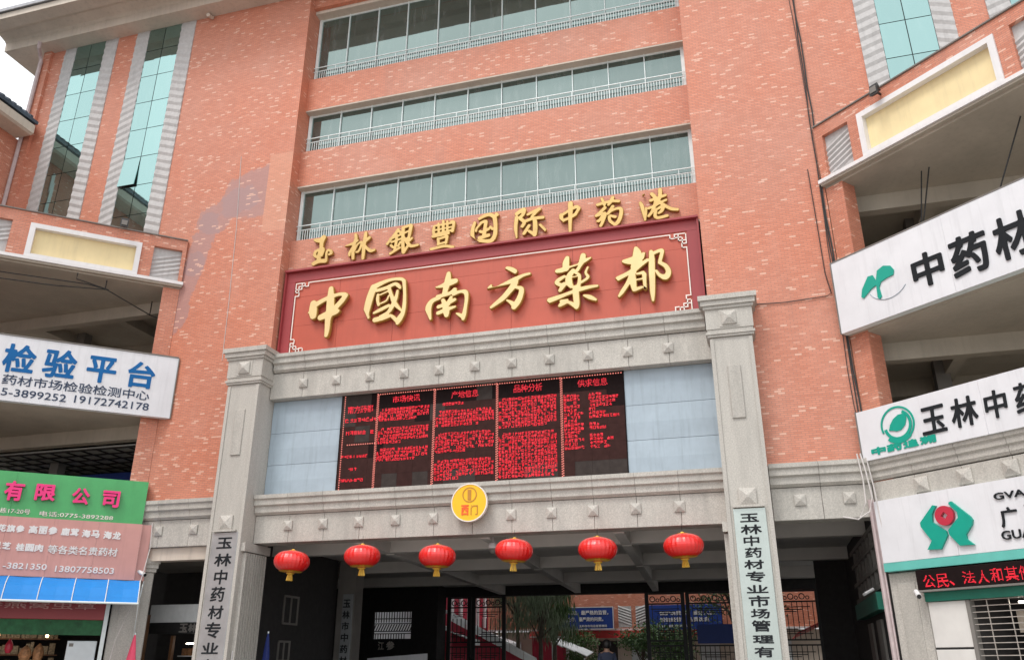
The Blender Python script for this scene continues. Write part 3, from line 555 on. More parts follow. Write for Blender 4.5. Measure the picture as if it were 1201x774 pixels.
TXT=[('ls1','检',-4.241,-3.435,9.134,9.981),('ls1','验',-3.247,-2.4,9.128,9.991),('ls1','平',-2.136,-1.354,9.146,9.938),('ls1','台',-1.051,-0.304,9.132,9.937),('ls1b','药材市场检验检测中心',-4.132,-0.373,8.786,9.069),('ls1c','5-3899252',-4.09,-2.499,8.469,8.678),('ls1c','19172742178',-2.288,-0.339,8.487,8.7),('lg','有',-3.467,-3.012,5.63,6.149),('lg','限',-2.748,-2.259,5.686,6.124),('lg','公',-1.861,-1.427,5.655,6.089),('lg','司',-1.114,-0.676,5.628,6.078),('lgb','栋17-20号',-3.476,-2.776,5.314,5.446),('lgb','电话:0775-3892288',-2.55,-0.76,5.295,5.425),('lp','花旗参',-3.439,-2.811,4.83,5.018),('lp','高丽参',-2.727,-2.037,4.824,5.029),('lp','鹿茸',-1.962,-1.518,4.817,5.016),('lp','海马',-1.457,-1.007,4.801,5.001),('lp','海龙',-0.93,-0.479,4.788,4.992),('lp','灵芝',-3.468,-3.037,4.389,4.571),('lp','桂圆肉',-2.934,-2.285,4.366,4.56),('lp','等各类名贵药材',-2.184,-0.505,4.338,4.551),('lp','-3821350',-3.127,-2.128,3.914,4.061),('lp','13807758503',-1.922,-0.514,3.882,4.033),('rs1','中',1.999,2.718,9.236,10.026),('rs1','药',2.885,3.678,9.135,10.059),('rs1','材',3.81,4.538,9.145,10.092),('rs2','玉',1.516,2.058,6.08,6.66),('rs2','林',2.177,2.726,6.074,6.681),('rs2','中',2.877,3.311,6.095,6.656),('rs2','药',3.468,3.93,6.065,6.662),('rs2b','中药追溯',0.24,1.792,5.84,6.042),('rs3','GVANGJSIH',2.667,4.18,4.521,4.687),('rs3','广',2.704,3.034,4.027,4.398),('rs3','西',3.189,3.537,4.054,4.397),('rs3','GUANGXI',2.658,3.855,3.809,3.969),('rl','公',0.93,1.181,3.055,3.296),('rl','民',1.218,1.459,3.041,3.299),('rl','、',1.478,1.58,3.065,3.154),('rl','法',1.756,2.008,3.074,3.305),('rl','人',2.059,2.263,3.063,3.301),('rl','和',2.313,2.534,3.064,3.314),('rl','其',2.586,2.821,3.067,3.321),('rl','他',2.844,3.054,3.068,3.316),('pr','玉',-0.289,0.118,4.554,4.739),('pr','林',-0.3,0.154,4.284,4.498),('pr','中',-0.261,0.076,4.032,4.262),('pr','药',-0.255,0.101,3.784,4.005),('pr','材',-0.301,0.119,3.543,3.742),('pr','专',-0.289,0.118,3.274,3.501),('pr','业',-0.299,0.153,3.044,3.215),('pr','市',-0.281,0.157,2.758,3.001),('pr','场',-0.265,0.129,2.527,2.726),('pr','管',-0.269,0.118,2.264,2.496),('pr','理',-0.276,0.156,2.031,2.195),('pr','有',-0.27,0.132,1.757,1.97),('pl','玉',-13.689,-13.23,4.448,4.734),('pl','林',-13.699,-13.188,3.994,4.319),('pl','中',-13.643,-13.257,3.544,3.911),('pl','药',-13.678,-13.275,3.118,3.487),('pl','材',-13.685,-13.249,2.697,3.027),('pl','专',-13.717,-13.259,2.242,2.624),('pl','业',-13.732,-13.254,1.87,2.138),('pl','市',-13.743,-13.263,1.416,1.751),('led','南方药都',-10.608,-9.827,8.114,8.318),('led','市场快讯',-9.259,-8.436,8.322,8.508),('led','产地信息',-7.534,-6.756,8.302,8.496),('led','品种分析',-5.781,-4.984,8.306,8.517),('led','供求信息',-4.049,-3.25,8.306,8.503)]

# ================================================================== GROUND
g = MB(); g.v = [(-300, -300, 0), (300, -300, 0), (300, 300, 0), (-300, 300, 0)]; g.f = [(0, 1, 2, 3)]
struct('ground', g, 'concrete')
struct('pavement', MB().box(-13.0, -.57, -1.6, -.5, 0, .15), 'paving')
struct('passage_floor', MB().box(-20.2, 2.65, -.5 + .003, 19, 0, .45), 'asphalt')
struct('entrance_step', MB().box(-13.0, -.57, -1.1, -.503, .1501, .3), 'paving')
struct('courtyard_ground', MB().box(-34, 14, 19.0, 60, 0, .452), 'concrete')

# ================================================================== MAIN BUILDING
B = thing('market_building', 'large brick market building with three glazed bands and tall window strips over the gateway', 'building', (-6.8, 0, 0))
WZ = 23.6
def wall(x0, x1, z0, z1, y0=0, y1=.8): return part('brick_wall', MB().box(x0, x1, y0, y1, z0, z1), 'brick', B)
wall(-24.2, -23.62, 12.8, WZ); wall(-21.2, -20.35, 12.8, WZ); wall(-17.8, -16.98, 12.8, WZ); 
part('corner_pier', MB().box(-24.55, -24.2, -.12, .8, 12.8, WZ), 'brick', B)
# big left wall: goes down to the left side lintel; right wall likewise
part('brick_wall', MB().prof_y([(-16.98, 5.9), (-13.1, 5.9), (-13.1, WZ), (-16.98, WZ)], 0, .85), 'brick', B)
part('brick_wall', MB().box(-.55, 2.65, 0, .85, 5.9, WZ), 'brick', B)
wall(2.65, 4.14, 13.0, WZ); wall(6.5, 7.32, 13.0, WZ); wall(9.72, 16, 12, WZ)
part('building_mass', MB().box(-24.5, 16, .9, 18.7, 13.0, WZ - .01).box(-17, 2.7, .9, 18.7, 5.0, 12.99), 'dark', B)
# spandrels of the bay
SP = [(12.82, 13.98), (15.97, 17.29), (18.93, 20.21)]
for z0, z1 in SP:
    part('spandrel', MB().box(-13.1 + .001, -.551, .45, .9, z0, z1), 'brick', B)
    part('spandrel_soffit', MB().box(-13.099, -.552, .452, .898, z0 - .05, z0 - .002), 'plaster', B)
part('spandrel', MB().box(-13.099, -.551, .25, .9, 23.15, WZ), 'brick', B)
part('band_head', MB().box(-13.098, -.552, .40, .9, 23.02, 23.148), 'plaster', B)
MX = [-13.03, -11.9, -10.78, -9.67, -8.54, -7.41, -6.28, -5.14, -3.99, -2.87, -1.76, -.62]
panes_mesh = {}
for bi, (z0, z1) in enumerate([(13.98, 15.92), (17.29, 18.88), (20.21, 23.02)]):
    W_ = part('window', MB().box(-13.09, -.56, .72, .755, z1 - .06, z1).box(-13.09, -.56, .72, .755, z0, z0 + .05), 'white_metal', B)
    for i in range(11):
        x0, x1 = MX[i] + .012, MX[i + 1] - .012
        tl = rnd.uniform(-.002, .002)
        p = MB().add([(x0, .75 + tl, z0 + .05), (x1, .75 - tl, z0 + .05), (x1, .75 - tl * .4, z1 - .06), (x0, .75 + tl * .6, z1 - .06), (x0, .77, z0 + .05), (x1, .77, z0 + .05), (x1, .77, z1 - .06), (x0, .77, z1 - .06)],
                     [(0, 1, 2, 3), (7, 6, 5, 4), (0, 4, 5, 1), (1, 5, 6, 2), (2, 6, 7, 3), (3, 7, 4, 0)])
        part('pane', p, 'glass', B, W_)
    for i, x in enumerate(MX):
        ww = .05 if i in (0, 11) else .011
        part('mullion', MB().box(x - ww, x + ww, .69, .765, z0 + .001, z1 - .001), 'white_metal', B, W_)
    r = MB(); hz = .62
    for zz, t_ in ((z0 + .07, .02), (z0 + hz - .16, .018), (z0 + hz, .026)):
        r.box(-13.08, -.57, .62, .645, zz - t_ / 2, zz + t_ / 2)
    n = 150
    for i in range(n):
        x = -13.0 + 12.4 * i / (n - 1); r.box(x - .008, x + .008, .625, .64, z0 + .0, z0 + hz - (.16 if i % 9 else 0))
    part('railing', r, 'white_metal', B, stuff=True)
# thin aluminium column at the left end of each band and window strips
def chev(x0, x1, z0, z1, yb, s=1, pitch=.30, dep=.028):
    """stone panel with slanting ribs (rising to the right when s=1)"""
    m = MB(); wd = x1 - x0; sl = .35 * wd * s
    z = z0 - abs(sl)
    m.box(x0, x1, yb, yb + .1, z0, z1)
    while z < z1:
        a, b, c, d = z, z + pitch * .78, z + pitch * .78, z
        pts = [(x0, z), (x1, z + sl), (x1, z + sl + pitch * .8), (x0, z + pitch * .8)]
        if s < 0: pts = [(x0, z - sl), (x1, z), (x1, z + pitch * .8), (x0, z - sl + pitch * .8)]
        if min(p[1] for p in pts) >= z0 and max(p[1] for p in pts) <= z1 + .05:
            (xa, za), (xb, zb), (xc, zc), (xd, zd) = pts
            zc += pitch * .2 - .006; zd += pitch * .2 - .006; hm = (zd - za) * .38
            m.add([(xa, yb, za), (xb, yb, zb), (xb, yb - dep, zb + hm), (xa, yb - dep, za + hm), (xc, yb, zc), (xd, yb, zd)],
                  [(0, 1, 2, 3), (3, 2, 4, 5), (0, 3, 5), (1, 4, 2)])
        z += pitch
    return m
def strip(xa, xb, xc, xd, z0, z1, phase):
    part('ribbed_panel', chev(xa, xb, z0, z1, -.02), 'chevron', B)
    part('ribbed_panel', chev(xc, xd, z0, z1, -.02, -1), 'chevron', B)
    W_ = part('strip_window', MB().box(xb, xc, .02, .2, z0, z1), 'black', B)
    xm = (xb + xc) / 2; z = z1; i = 0; rh = 1.165
    zs = [z1]
    z = 22.5 + phase
    while z > z0 + .2: zs.append(z); z -= rh
    zs.append(z0)
    for r in range(len(zs) - 1):
        for (u0, u1) in ((xb, xm), (xm, xc)):
            tl = rnd.uniform(-.002, .002); tk = rnd.uniform(-.002, .002)
            a0, a1, b0, b1 = u0 + .012, u1 - .012, zs[r + 1] + .012, zs[r] - .012
            tilt = .0
            if phase == .1 and r == 5 and u0 == xb: tilt = .09      # one sash stands open
            p = MB().add([(a0, -.02 + tl - tilt, b0), (a1, -.02 - tl - tilt, b0), (a1, -.02 + tk, b1), (a0, -.02 - tk, b1), (a0, .005 - tilt, b0), (a1, .005 - tilt, b0), (a1, .005, b1), (a0, .005, b1)],
                         [(0, 1, 2, 3), (7, 6, 5, 4), (0, 4, 5, 1), (1, 5, 6, 2), (2, 6, 7, 3), (3, 7, 4, 0)])
            part('pane', p, 'glass_s', B, W_)
strip(-23.62, -23.1, -21.75, -21.2, 12.8, WZ, 0); strip(-20.35, -19.8, -18.4, -17.8, 12.8, WZ, .1)
strip(4.14, 4.67, 6.0, 6.5, 13.0, WZ, -.05); strip(7.32, 7.88, 9.2, 9.72, 13.0, WZ, 0)
# eaves
ev = [(.9, WZ), (-.60, WZ), (-.62, 23.95), (-.70, 24.02), (-1.05, 24.12), (-1.25, 23.98), (-1.75, 23.96), (-1.75, 24.22), (-.9, 24.6), (.9, 24.9)]
part('eave', MB().prof_x(ev, -26.0, 18), 'plaster', B)
part('roof_coping', MB().prof_x([(-1.85, 24.225), (-1.85, 24.36), (-.9, 24.75), (12.5, 26.2), (12.5, 26.0), (-.9, 24.605)], -26.1, 18.1), 'coping', B)
for px_ in (-17.1,):
    part('drain_spout', MB().tube([(px_, -.05, 23.5), (px_, -.3, 23.42)], .07, 8), 'plaster', B)
# downpipe at the far left corner
part('downpipe', MB().tube([(-24.2, -.7, 23.58), (-24.3, -.6, 23.4), (-24.5, -.3, 23.3), (-24.52, -.2, 23.1), (-24.52, -.2, 12.9)], .07, 8), 'pipe', B)

# ================================================================== STONE GATEWAY
G = thing('stone_gateway', 'grey granite gateway with two pillars and studded beams under the red sign, over the passage', 'gateway', (-6.8, 0, 0))
CORN = lambda zt, yf: [(.3, zt), (yf - .22, zt), (yf - .22, zt - .10), (yf - .17, zt - .14), (yf - .17, zt - .27), (yf - .10, zt - .31), (yf - .10, zt - .46), (yf - .03, zt - .52), (.3, zt - .52)]
def slabs(x0, x1, n, yf, yb, z0, z1, name, studs=None, cz=None, cyf=None):
    w_ = (x1 - x0) / n
    me = None
    for i in range(n):
        a, b = x0 + i * w_ + .004, x0 + (i + 1) * w_ - .004
        part(name, MB().bevbox(a, b, yf + rnd.uniform(0, .004), yb, z0, z1, .008), 'granite', G)
def corn(x0, x1, n, prof):
    w_ = (x1 - x0) / n
    for i in range(n):
        part('cornice_stone', MB().prof_x(prof, x0 + i * w_ + .004, x0 + (i + 1) * w_ - .004), 'granite', G)
def stud(x, z, y, a=.125, d=.085): part('stud', MB().pyramid(x, z, y, a, a * .16, d), 'granite_p', G)
# upper beam
slabs(-12.99, -.58, 12, .05, .60, 8.66, 9.42, 'beam_slab')
corn(-12.9, -.66, 12, CORN(9.96, .05))
for i in range(11): stud(-11.93 + 1.03 * i, 9.06, .05)
# lower beam
slabs(-12.99, -.58, 12, .05, .62, 4.63, 5.36, 'beam_slab')
corn(-12.99, -.58, 12, CORN(5.89, .05))
for i in range(11): stud(-11.97 + 1.033 * i, 5.07, .05)
part('window_frame_backing', MB().box(-13.0, -.57, .62, .85, 5.9, 8.655), 'dark', G)
# side lintels
for (x0, x1, n, st) in ((-16.95, -14.02, 3, (-15.98, -14.85)), (.45, 2.62, 2, (1.06, 2.11))):
    slabs(x0, x1, n, -.02, .5, 4.63, 5.36, 'lintel_slab')
    corn(x0, x1, n, CORN(5.89, -.02))
    for x in st: stud(x, 5.07, -.02)
def pillar(x0, x1, side):
    P_ = part('pillar', MB().bevbox(x0, x1, -.5, .8, 0, 9.0, .02), 'granite_p', G)
    # margin framing around the plaque face
    w_ = x1 - x0
    c = MB()
    for (dz0, dz1, e) in ((9.0, 9.06, .05), (9.06, 9.12, .08), (9.12, 9.2, .04), (9.2, 9.72, .06), (9.72, 9.8, .10), (9.8, 9.93, .15), (9.93, 10.06, .20)):
        c.box(x0 - e, x1 + e, -.5 - e, .3, dz0, dz1 - .001)
    part('capital', c, 'granite', G, P_)
    part('stud', MB().pyramid((x0 + x1) / 2, 9.46, -.56, .17, .03, .12), 'granite', G, P_)
    part('stud_plate', MB().box((x0 + x1) / 2 - .24, (x0 + x1) / 2 + .24, -.575, -.56, 9.24, 9.68), 'granite', G, P_)
    part('raised_panel', MB().bevbox((x0 + x1) / 2 - .15, (x0 + x1) / 2 + .15, -.54, -.5, 6.95, 8.25, .01), 'granite', G, P_)
    part('edge_band', MB().box(x0, x0 + .09, -.53, -.502, .5, 8.95).box(x1 - .09, x1, -.53, -.502, .5, 8.95), 'granite_p', G, P_)
    part('stud', MB().pyramid((x0 + x1) / 2, 5.12, -.5, .19, .03, .12), 'granite_p', G, P_)
    part('plaque_hood', MB().box((x0 + x1) / 2 - .34, (x0 + x1) / 2 + .34, -.6, -.5, 4.88, 4.93), 'granite', G, P_)
    # ribbed inner flank
    xs = x1 if side > 0 else x0
    rb = MB()
    for k in range(9):
        y = -.34 + k * .115
        rb.box(xs - .02, xs + .10, y, y + .07, .3, 4.35) if side > 0 else rb.box(xs - .10, xs + .02, y, y + .065, .3, 4.35)
    part('flank_ribs', rb, 'granite_p', G, P_)
    part('flank_head', MB().box(*( (xs - .01, xs + .115) if side > 0 else (xs - .115, xs + .01)), -.46, .78, 4.38, 4.6), 'granite_p', G, P_)
pillar(-14.0, -13.0, 1); pillar(-.57, .43, -1)

# plaques
def plaque(x0, x1, z0, z1, grp, mat, label, base):
    t = thing('name_plaque', label, 'plaque', base)
    part('plate', MB().bevbox(x0, x1, -.545, -.50, z0, z1, .006), mat, t)
    for s, a, b, c, d in lines(grp):
        if c < z0: continue
        part('character', text_mb(s, a, b, c, d, -.553, .01, .018, shear=.03), 'ink', t)
plaque(-13.86, -13.09, .9, 4.86, 'pl', 'steel_d', 'tall steel plaque with vertical black lettering on the left granite pillar', (-13.47, -.5, .9))
plaque(-.42, .28, .9, 4.86, 'pr', 'steel', 'tall pale steel plaque with vertical black lettering on the right granite pillar', (-.07, -.5, .9))

# ================================================================== BIG RED SIGN
S = thing('gate_sign', 'wide red sign board with large raised gold calligraphy above the granite beam', 'sign', (-6.8, .3, 9.97))
SX0, SX1, SZ0, SZ1 = -13.05, -.6, 10.0, 12.84
part('backing', MB().box(SX0, SX1, .37, .449, SZ0, SZ1), 'signmar', S)
seams = [-13.05, -11.95, -10.1, -7.7, -5.4, -3.6, -1.75, -.6]
seams = [-12.98, -11.2, -9.42, -7.64, -5.86, -4.08, -2.3, -.66]
for i in range(7):
    for (za, zb) in ((10.04, 11.0), (11.0, 11.95), (11.95, 12.8)):
        a, b = seams[i] + .004, seams[i + 1] - .004
        q = rnd.uniform(-.008, .008)
        part('face_panel', MB().add([(a, .35 + q, za + .003), (b, .35 - q, za + .003), (b, .35 + q * .5, zb - .003), (a, .35, zb - .003), (a, .375, za + .003), (b, .375, za + .003), (b, .375, zb - .003), (a, .375, zb - .003)],
             [(0, 1, 2, 3), (7, 6, 5, 4), (0, 4, 5, 1), (1, 5, 6, 2), (2, 6, 7, 3), (3, 7, 4, 0)]), 'signred', S)
fr = MB()
fr.box(SX0, SX1, .20, .448, SZ1 - .06, SZ1).box(SX0, SX0 + .05, .25, .448, SZ0, SZ1 - .061).box(SX1 - .05, SX1, .25, .448, SZ0, SZ1 - .061)
part('frame', fr, 'signmar', S)
part('border_band', MB().box(-13.0, -.65, .325, .345, 12.46, 12.77).box(-13.0, -12.72, .3251, .345, 10.05, 12.455).box(-.93, -.65, .3252, .345, 10.05, 12.455), 'signmar', S)
# line border with fretted corners
BX0, BX1, BZ0, BZ1 = -12.68, -.95, 10.13, 12.40
y0, y1 = .305, .325; lw = .028
ln = MB(); c_ = .42
ln.box(BX0 + c_, BX1 - c_, y0, y1, BZ1 - lw, BZ1).box(BX0 + c_, BX1 - c_, y0, y1, BZ0, BZ0 + lw)
ln.box(BX0, BX0 + lw, y0, y1, BZ0 + c_, BZ1 - c_).box(BX1 - lw, BX1, y0, y1, BZ0 + c_, BZ1 - c_)
part('border_line', ln, 'cream', S)
def fret(cx, cz, sx, sz):
    m = MB()
    def seg(a, b, c, d):
        xs = sorted((cx + sx * a, cx + sx * c)); zs = sorted((cz + sz * b, cz + sz * d))
        m.box(xs[0], xs[1] + (lw if xs[0] == xs[1] else 0), y0 - .001, y1, zs[0], zs[1] + (lw if zs[0] == zs[1] else 0))
    l = .022
    for a, b, c, d in [(.42, 0, .42, .12), (.42, .12, .30, .12), (.30, .12, .30, 0), (.30, 0, .0, 0), (0, 0, 0, .30), (0, .30, .12, .30), (.12, .30, .12, .42), (.12, .42, 0, .42),
                       (.20, .0, .20, .20), (.20, .20, 0, .20), (.10, .10, .30, .10), (.10, .10, .10, .30)]:
        seg(a, b, c, d)
    part('fret_corner', m, 'cream', S)
fret(BX0, BZ0, 1, 1); fret(BX1 - lw, BZ0, -1, 1); fret(BX0, BZ1 - lw, 1, -1); fret(BX1 - lw, BZ1 - lw, -1, -1)
for ch in '中國南方藥都':
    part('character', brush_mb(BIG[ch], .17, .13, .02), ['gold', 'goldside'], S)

T = thing('roof_lettering', 'row of nine small raised gold characters on the brick band above the red sign', 'lettering', (-6.8, .35, 12.9))
for ch in '玉林銀豐国际中药港':
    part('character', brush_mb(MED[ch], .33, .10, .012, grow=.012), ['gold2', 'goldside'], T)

# ================================================================== LED SCREEN + SIDE PANELS
L = thing('led_screen', 'wide black LED screen full of red text between pale blue panels', 'screen', (-6.8, .3, 5.9))
nx, nz = 18, 6
for i in range(nx):
    for j in range(nz):
        a = -10.78 + 7.93 * i / nx; b = -10.78 + 7.93 * (i + 1) / nx; c = 5.9 + 2.754 * j / nz; d = 5.9 + 2.754 * (j + 1) / nz
        k = rnd.random()
        mt = 'screen2' if (k < .05 or (j == 0 and k < .4)) else ('screenk' if k > .93 or j == nz - 1 else 'screen')  # top row all in the darkest tone, bottom row oftener grey
        part('module', MB().box(a + .0015, b - .0015, .3 + rnd.uniform(0, .003), .5, c + .0015, d - .0015), mt, L)
yt = .292
for q in lines('led'):
    hm = MB(); wq = (q[2] - q[1]) / len(q[0])
    for k, ch in enumerate(q[0]):
        g_ = dot_mb(ch, q[1] + wq * (k + .03), q[1] + wq * (k + .97), q[3], q[4], yt, 13); hm.add(g_.v, g_.f)
    part('heading', hm, 'led', L, stuff=True)
cols = [-10.70, -9.71, -8.03, -6.25, -4.50, -2.88]
tx = MB(); tw = MB(); rr = random.Random(5)
def glyph(m, x, z, s):
    for _ in range(rr.randint(4, 7)):
        if rr.random() < .55:
            u = rr.choice((0, .3, .6, .85)); a = rr.choice((0, 0, .3)); b = rr.choice((.5, .85, .85)); m.box(x + a * s, x + b * s, yt, yt + .006, z + u * s, z + (u + .13) * s)
        else:
            u = rr.choice((.0, .35, .68)); a = rr.choice((0, 0, .4)); b = rr.choice((.6, .95, .95)); m.box(x + u * s, x + (u + .13) * s, yt - .0005, yt + .006, z + a * s, z + b * s)
def rows(m, x0, x1, z, n, dz, s, ind=0, last=.6, dens=1.0):
    for r in range(n):
        xe = x1 if r < n - 1 else x0 + (x1 - x0) * last
        x = x0 + (ind if r == 0 else 0)
        while x < xe - s:
            if rr.random() < .95 * dens: glyph(m, x, z - r * dz, s)
            x += s * 1.12
dz = .092; s_ = .078
for ci, blocks in {1: [(8.10, 4), (7.55, 5), (6.98, 4)], 2: [(8.12, 1), (7.90, 5), (7.28, 6), (6.55, 6)], 3: [(8.10, 9), (7.15, 13)], 4: []}.items():
    a, b = cols[ci] + .07, cols[ci + 1] - .05
    for (z, n) in blocks: rows(tx, a, b, z, n, dz, s_, ind=.1, last=rr.uniform(.4, .95))
a = cols[4] + .08
for r in range(15):
    z = 8.05 - r * .098
    for (u, v, p) in ((0, rr.uniform(.35, .6), 1), (.66, rr.uniform(.85, 1.5), .75 if r % 3 else 1)):
        if rr.random() < p:
            rows(tx, a + u, a + v, z, 1, dz, s_, last=1)
for (z, u, v) in ((7.86, .05, 1.2), (7.5, .1, .95), (6.85, .0, .85), (6.5, .25, .55), (6.2, .0, .72)):
    rows(tx, cols[0] + u, cols[0] + v, z, 1, .1, .11 if z > 7.4 else .08, last=1)
bd = MB()
def dots_v(x, z0, z1):
    z = z0
    while z < z1: bd.box(x - .014, x + .014, yt - .001, yt + .006, z, z + .026); z += .062
def dots_h(x0, x1, z):
    x = x0
    while x < x1: bd.box(x, x + .03, yt - .001, yt + .006, z - .013, z + .013); x += .068
for x in cols[:-1]: dots_v(x, 5.93, 8.6)
for x in cols[1:-1]: dots_v(x + .035, 5.95, 8.58)
dots_h(cols[1], -2.9, 8.60); dots_h(cols[0] + .15, cols[1], 7.22); dots_h(cols[0] + .15, cols[1], 5.95)
part('text_rows', tx, 'led', L, stuff=True); part('dotted_border', bd, 'led2', L, stuff=True)
part('bezel', MB().box(-10.80, -10.782, .29, .5, 5.9, 8.655).box(-2.848, -2.83, .29, .5, 5.9, 8.655), 'screenk', L)
for (x0, x1, lab) in ((-12.99, -10.80, 'pale blue cladding panel to the left of the LED screen'), (-2.83, -.58, 'pale blue cladding panel to the right of the LED screen')):
    t = thing('cladding', lab, 'cladding', ((x0 + x1) / 2, .32, 5.9))
    for (z0, z1) in ((5.9, 6.80), (6.80, 7.71), (7.71, 8.655)):
        part('panel', MB().add([(x0 + .002, .33, z0 + .004), (x1 - .002, .33, z0 + .004), (x1 - .002, .315, (z0 + z1) / 2), (x0 + .002, .315, (z0 + z1) / 2), (x1 - .002, .335, z1 - .004), (x0 + .002, .335, z1 - .004), (x0 + .002, .5, z0), (x1 - .002, .5, z0), (x1 - .002, .5, z1), (x0 + .002, .5, z1)],
             [(0, 1, 2, 3), (3, 2, 4, 5), (0, 3, 5, 9, 6), (1, 7, 8, 4, 2), (0, 6, 7, 1), (5, 4, 8, 9)]), 'bluegrey', t)

# ================================================================== GATE NUMBER DISC
t = thing('gate_disc', 'round yellow gate number disc fixed to the lower granite beam', 'sign', (-6.78, -.25, 4.92))
def disc_prof(cx, cz, r, n=40): return [(cx + r * math.cos(2 * math.pi * k / n), cz + r * math.sin(2 * math.pi * k / n)) for k in range(n)]
DC = (-6.78, 5.37)
part('disc', MB().prof_y(disc_prof(*DC, .465), -.24, -.16), 'disc', t)
def ring(cx, cz, r0, r1, ya, yb, n=40, mb=None, a0=0, a1=360):
    mb = mb or MB(); N_ = n; full = abs(a1 - a0) >= 360
    vs = []; fs = []
    for k in range(N_ + (0 if full else 1)):
        a = math.radians(a0 + (a1 - a0) * k / N_)
        for r in (r0, r1):
            for y in (ya, yb): vs.append((cx + r * math.cos(a), y, cz + r * math.sin(a)))
    C = N_ if full else N_ + 1
    for k in range(N_):
        a = 4 * k; b = 4 * ((k + 1) % C)
        fs += [(a, a + 2, b + 2, b), (a + 1, b + 1, b + 3, a + 3), (a, b, b + 1, a + 1), (a + 2, a + 3, b + 3, b + 2)]
    return mb.add(vs, fs)
part('rim', ring(*DC, .45, .475, -.252, -.15), 'cream', t)
part('number_ring', ring(-6.77, 5.565, .165, .19, -.25, -.238), 'discbrown', t)
part('numeral', text_mb('1', -6.82, -6.73, 5.43, 5.69, -.252, .012, .02), 'discbrown', t)
part('character', text_mb('西', -6.985, -6.785, 5.06, 5.315, -.252, .012, .035), 'discred', t)
part('character', text_mb('门', -6.735, -6.55, 5.06, 5.305, -.252, .012, .015), 'discbrown', t)

# ================================================================== LANTERNS
def lantern():
    t = thing('lantern', 'x', 'lantern', (0, 0, 0), group='red lanterns hung under the gateway beam')
    pr = []
    for k in range(17):
        a = -math.pi / 2 + math.pi * k / 16
        pr.append((max(.10, .495 * abs(math.cos(a)) ** .72), .335 * math.sin(a)))
    part('silk_body', MB().lathe(pr, 0, 0, 56, rib=.016), 'lantern', t, smooth=False)
    part('top_cap', MB().lathe([(.13, .325), (.135, .345), (.06, .35), (.035, .385), (.02, .39)], 0, 0, 16), 'trimgold', t)
    sc_m = MB()
    for k in range(20):      # scalloped gold trim at the foot
        a = 2 * math.pi * k / 20; r0, r1 = .16, .33
        for (da, rr_) in ((0, .335),):
            p = []
            for (u, rr2) in ((-.12, .17), (.12, .17), (.14, .27), (.07, .325), (-.07, .325), (-.14, .27)):
                zz = -.345 + .335 * (1 - math.sqrt(max(0, 1 - (rr2 / .515) ** 2))) * .55 - .004
                p.append((rr2 * math.cos(a + u), rr2 * math.sin(a + u), zz))
            sc_m.add(p + [(x * .97, y * .97, z + .012) for x, y, z in p], [tuple(range(6))[::-1], tuple(range(6, 12))])
    part('scalloped_trim', sc_m, 'trimgold', t)
    part('bottom_cap', MB().lathe([(.10, -.34), (.12, -.36), (.09, -.39), (.05, -.395)], 0, 0, 16), 'trimgold', t)
    ts = MB()
    for k in range(12):
        a = 2 * math.pi * k / 12; _ = 0
        ts.tube([(.05 * math.cos(a), .05 * math.sin(a), -.385), (.07 * math.cos(a), .07 * math.sin(a), -.50), (.08 * math.cos(a), .08 * math.sin(a), -.59)], [.010, .014, .015], 4)
    part('tassel', ts, 'trimgold', t)
    part('cord', MB().tube([(0, 0, .42), (0, 0, .62)], .006, 4), 'cable', t)
    return t.o
l0 = lantern(); LX = [(-11.50, 4.05, 'leftmost red lantern, nearest the left granite pillar'), (-9.53, 4.12, 'second red lantern from the left pillar, left of the yellow disc'), (-7.52, 4.05, 'red lantern hanging just left of the yellow gate disc'),
                      (-5.57, 4.12, 'red lantern hanging just right of the yellow gate disc'), (-3.55, 4.08, 'red lantern second from the right granite pillar'), (-1.58, 4.09, 'rightmost red lantern, nearest the right granite pillar')]
for i, (x, z, lab) in enumerate(LX):
    if i == 0: o = l0
    else:
        o = l0.copy(); COL.objects.link(o)
        for ch in l0.children: 
            c = ch.copy(); COL.objects.link(c); c.parent = o
    o.location = (x, -.4, z + .02); o.scale = (.92, .92, .80); o.rotation_euler = (rnd.uniform(-.05, .05), rnd.uniform(-.05, .05), rnd.uniform(0, 3)); o['label'] = lab

# ================================================================== PASSAGE
P = thing('passage_interior', 'dark vaulted passage behind the granite gateway with pale ceiling beams', 'passage', (-6.8, 6, .45))
part('ceiling', MB().box(-20.1, 2.7, .63, 18.6, 4.98, 4.999), 'ceil', P)
for y in (2.7, 7.9, 13.1): part('cross_beam', MB().box(-20.0, 2.69, y, y + .32, 4.62, 4.979), 'ceil', P)
part('cross_beam', MB().box(-20.0, 2.69, 18.1, 18.6, 4.55, 4.979), 'dark', P)
for x0 in (-6.6, -3.15, -10.1, 0.2):
    for (ya, yb) in ((.64, 2.699), (3.021, 7.899), (8.221, 13.099), (13.421, 18.099)):
        sk = -.07                                    # the bays run slightly askew of the front
        q = [(x0 - .13 + sk * ya, ya), (x0 + .13 + sk * ya, ya), (x0 + .13 + sk * yb, yb), (x0 - .13 + sk * yb, yb)]
        part('long_beam', MB().prof_z(q, 4.60, 4.978), 'ceil', P)
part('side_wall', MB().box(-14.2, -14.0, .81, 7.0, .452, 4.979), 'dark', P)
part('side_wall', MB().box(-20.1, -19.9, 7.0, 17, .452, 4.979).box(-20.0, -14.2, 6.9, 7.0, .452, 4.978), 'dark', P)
part('wall_column', MB().box(-13.95, -13.3, 7.0, 7.6, .452, 4.979), 'conc_dark', P)
